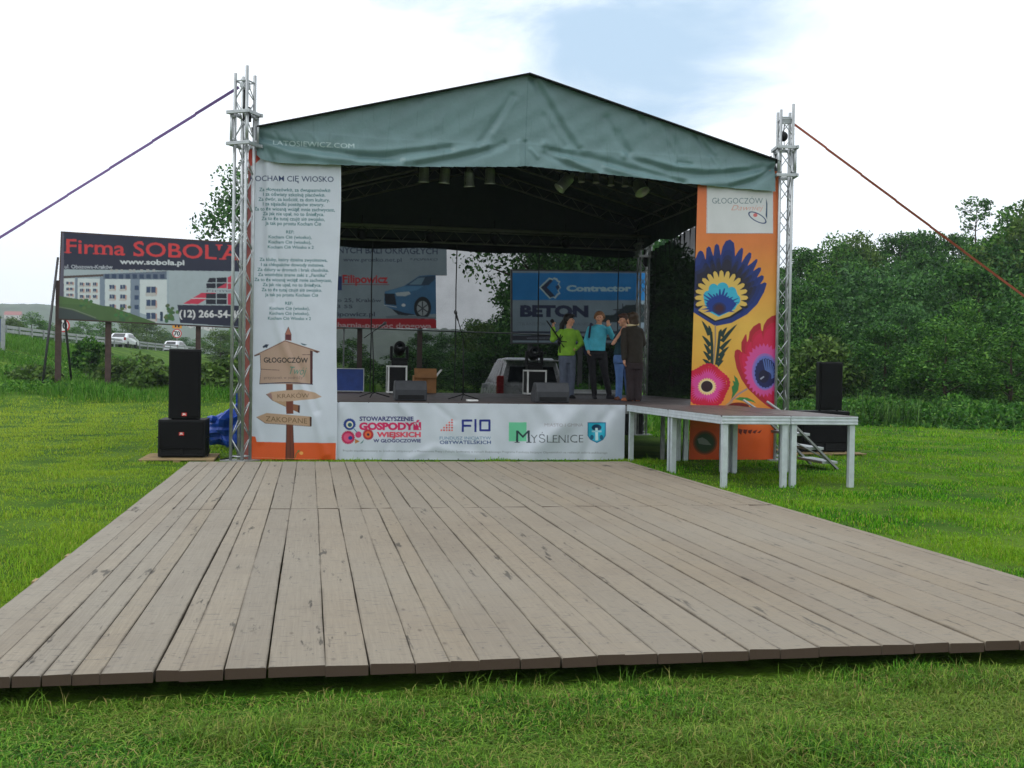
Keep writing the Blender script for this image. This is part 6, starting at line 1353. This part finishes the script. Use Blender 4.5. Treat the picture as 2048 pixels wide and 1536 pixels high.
P, j = person('woman in a turquoise fleece and black trousers with one hand raised', Yc, dict(base=(880, 1350), head=(868, 190), neck=(862, 290), face=(-.35, -.9, -.05),
    torso=[(862, 285, 0, .075, .07), (860, 325, 0, .165, .1), (850, 430, 0, .18, .125), (830, 560, 0, .18, .125), (822, 672, 0, .185, .13)],
    arms=[dict(j=[(735, 350, 0), (675, 520, .02), (700, 650, -.06)], dir=(.2, -.2, -.9), palm=(.9, -.2, 0), curl=.35), dict(j=[(990, 355, 0), (1062, 470, -.03), (1000, 320, -.16)], dir=(-.1, -.1, 1), palm=(.2, .9, 0), curl=.45)],
    legs=[dict(j=[(755, 730, 0), (765, 980, -.03), (795, 1310, .02)], toe=(-.15, -1, 0), cuff=.12), dict(j=[(910, 730, 0), (945, 990, -.03), (1010, 1345, .0)], toe=(.3, -1, 0), cuff=.12)], hip=(828, 715), hipw=.175, legr=(.105, .075, .056), boots=True,
    top=cloth('turquoise_fleece', (78, 178, 200)), trousers=cloth('black_cotton', (20, 19, 24)), shoes=cloth('dark_boots', (26, 24, 30)), hair=hair_short, hairm=mat('auburn_hair', (122, 80, 48), .6, 0, .25, 30)))
s0, s1, s2, s3 = j(742, 275, -.10), j(728, 380, -.15), j(716, 480, -.14), j(700, 640, .12)
T = thing('shoulder_bag', 'dark shoulder bag hanging by its strap from the shoulder of the woman in turquoise', 'bag', s3); MB().path([j(760, 285, .1), s0, s1, s2], [.02, .022, .022, .02], 6).build('strap', cloth('navy_strap', (26, 30, 58)), T, True); MB().ball(s3, (.10, .07, .15)).build('pouch', cloth('navy_bag', (26, 30, 58)), T, True)
person('woman in a dark teal T-shirt and blue jeans with a hand at her chin', Yj, dict(base=(1190, 1400), head=(1215, 225), neck=(1250, 320), face=(-.93, -.4, -.12),
    torso=[(1255, 315, 0, .07, .07), (1255, 360, 0, .14, .1), (1230, 460, 0, .15, .12), (1190, 590, 0, .14, .115), (1170, 730, 0, .15, .12)],
    arms=[dict(j=[(1180, 400, -.08), (1070, 565, -.14), (1190, 385, -.18)], dir=(.55, 0, .8), palm=(.6, .7, 0), curl=.7, short=True), dict(j=[(1330, 410, .1), (1340, 560, .14), (1240, 600, .05)], dir=(-.9, -.1, .1), palm=(0, .8, -.2), curl=.5, short=True)],
    legs=[dict(j=[(1145, 790, 0), (1160, 1060, -.03), (1150, 1400, .0)], toe=(-.6, -.8, 0)), dict(j=[(1215, 790, .05), (1280, 1060, .05), (1308, 1390, .06)], toe=(-.5, -.8, 0))], hip=(1168, 775), hipw=.15, ux=(.75, .65, 0),
    top=cloth('teal_cotton', (24, 58, 70)), trousers=cloth('blue_denim', (84, 116, 168)), shoes=cloth('brown_shoes', (96, 56, 40)), hair=hair_short, hairm=mat('brown_hair', (70, 44, 30), .6, 0, .3, 30)))
person('woman seen from behind in a long dark brown jacket and dark trousers', Yk, dict(base=(1370, 1440), head=(1345, 210), neck=(1355, 305), face=(-.55, .83, -.05), hr=.1,
    torso=[(1355, 300, 0, .08, .075), (1358, 345, 0, .165, .10), (1372, 460, 0, .172, .12), (1380, 600, 0, .16, .12), (1380, 740, 0, .168, .125), (1374, 850, 0, .172, .125)],
    arms=[dict(j=[(1240, 385, 0), (1225, 600, -.05), (1232, 790, -.08)], dir=(0, -.1, -1), palm=(.9, 0, 0), curl=.4), dict(j=[(1462, 390, 0), (1505, 560, .05), (1450, 640, .18)], dir=(-.8, .4, .2), palm=(0, -.9, 0), curl=.4)],
    legs=[dict(j=[(1320, 860, 0), (1325, 1110, .02), (1320, 1440, -.02)], toe=(-.5, .5, 0)), dict(j=[(1435, 860, 0), (1435, 1110, .02), (1425, 1440, .0)], toe=(.2, .9, 0))], hip=(1378, 860), hipw=.18, legr=(.105, .086, .082), sleeve=(.074, .064, .054),
    top=cloth('brown_wool', (44, 38, 30)), trousers=cloth('dark_brown_cotton', (48, 38, 40)), shoes=cloth('tan_sandals', (150, 92, 62)), hair=hair_mid, hairm=mat('dark_brown_hair', (58, 42, 26), .65, 0, .3, 30)))
T = thing('scarf', 'pale folded scarf round the neck of the woman in the brown jacket', 'scarf', at(kx(1360), ky(290), Y=Yk))
b = MB(); c = at(kx(1358), ky(292), Y=Yk); b.path([c+np.array([.10*math.cos(a), .085*math.sin(a), .012*math.cos(a)]) for a in np.linspace(0, 2*math.pi, 20)], .022, 8); b.build('loop', cloth('pale_scarf', (216, 196, 158)), T, True)
# folded stand held by the woman in green
jg = lambda X_, Y_, dy=0.0: at(kx(X_), ky(Y_), Y=Yg+dy)
T = thing('microphone_stand', 'folded black microphone stand held up by the woman in green', 'microphone stand', jg(270, 480, -.22), 'microphone stands')
MB().path([jg(98, 228, -.2), jg(180, 345, -.2), jg(270, 480, -.22)], [.013, .014, .016], 8).build('pole', M['black'], T, True)
MB().tube(jg(290, 540, -.2), jg(292, 700, -.18), .013).build('lower_pole', M['black'], T, True); MB().ball(jg(285, 540, -.21), (.045, .04, .05)).build('clamp', M['black'], T, True); MB().tube(jg(270, 480, -.22), jg(285, 540, -.21), .02).build('joint', M['black'], T, True)
for e in ((330, 450), (300, 430), (390, 540), (355, 620)): MB().tube(jg(285, 530, -.22), jg(e[0], e[1], -.26), .010).build('leg', M['black'], T, True)
MB().ball(jg(178, 235, -.16), (.045, .04, .04)).build('microphone_clip', M['black'], T, True)

# ------------------------------------------------------------------ air
m = bpy.data.materials.new('haze'); m.use_nodes = True; t = m.node_tree; t.nodes.clear(); oo = N(t, 'ShaderNodeOutputMaterial'); pv = N(t, 'ShaderNodeVolumePrincipled'); pv.inputs['Color'].default_value = (.80, .88, .95, 1); pv.inputs['Density'].default_value = .00038; pv.inputs['Anisotropy'].default_value = .2
t.links.new(pv.outputs[0], oo.inputs['Volume'])
tag(MB().box(-1720, 1720, -1720, 1720, -3.5, 125).build('haze', m), kind='stuff')
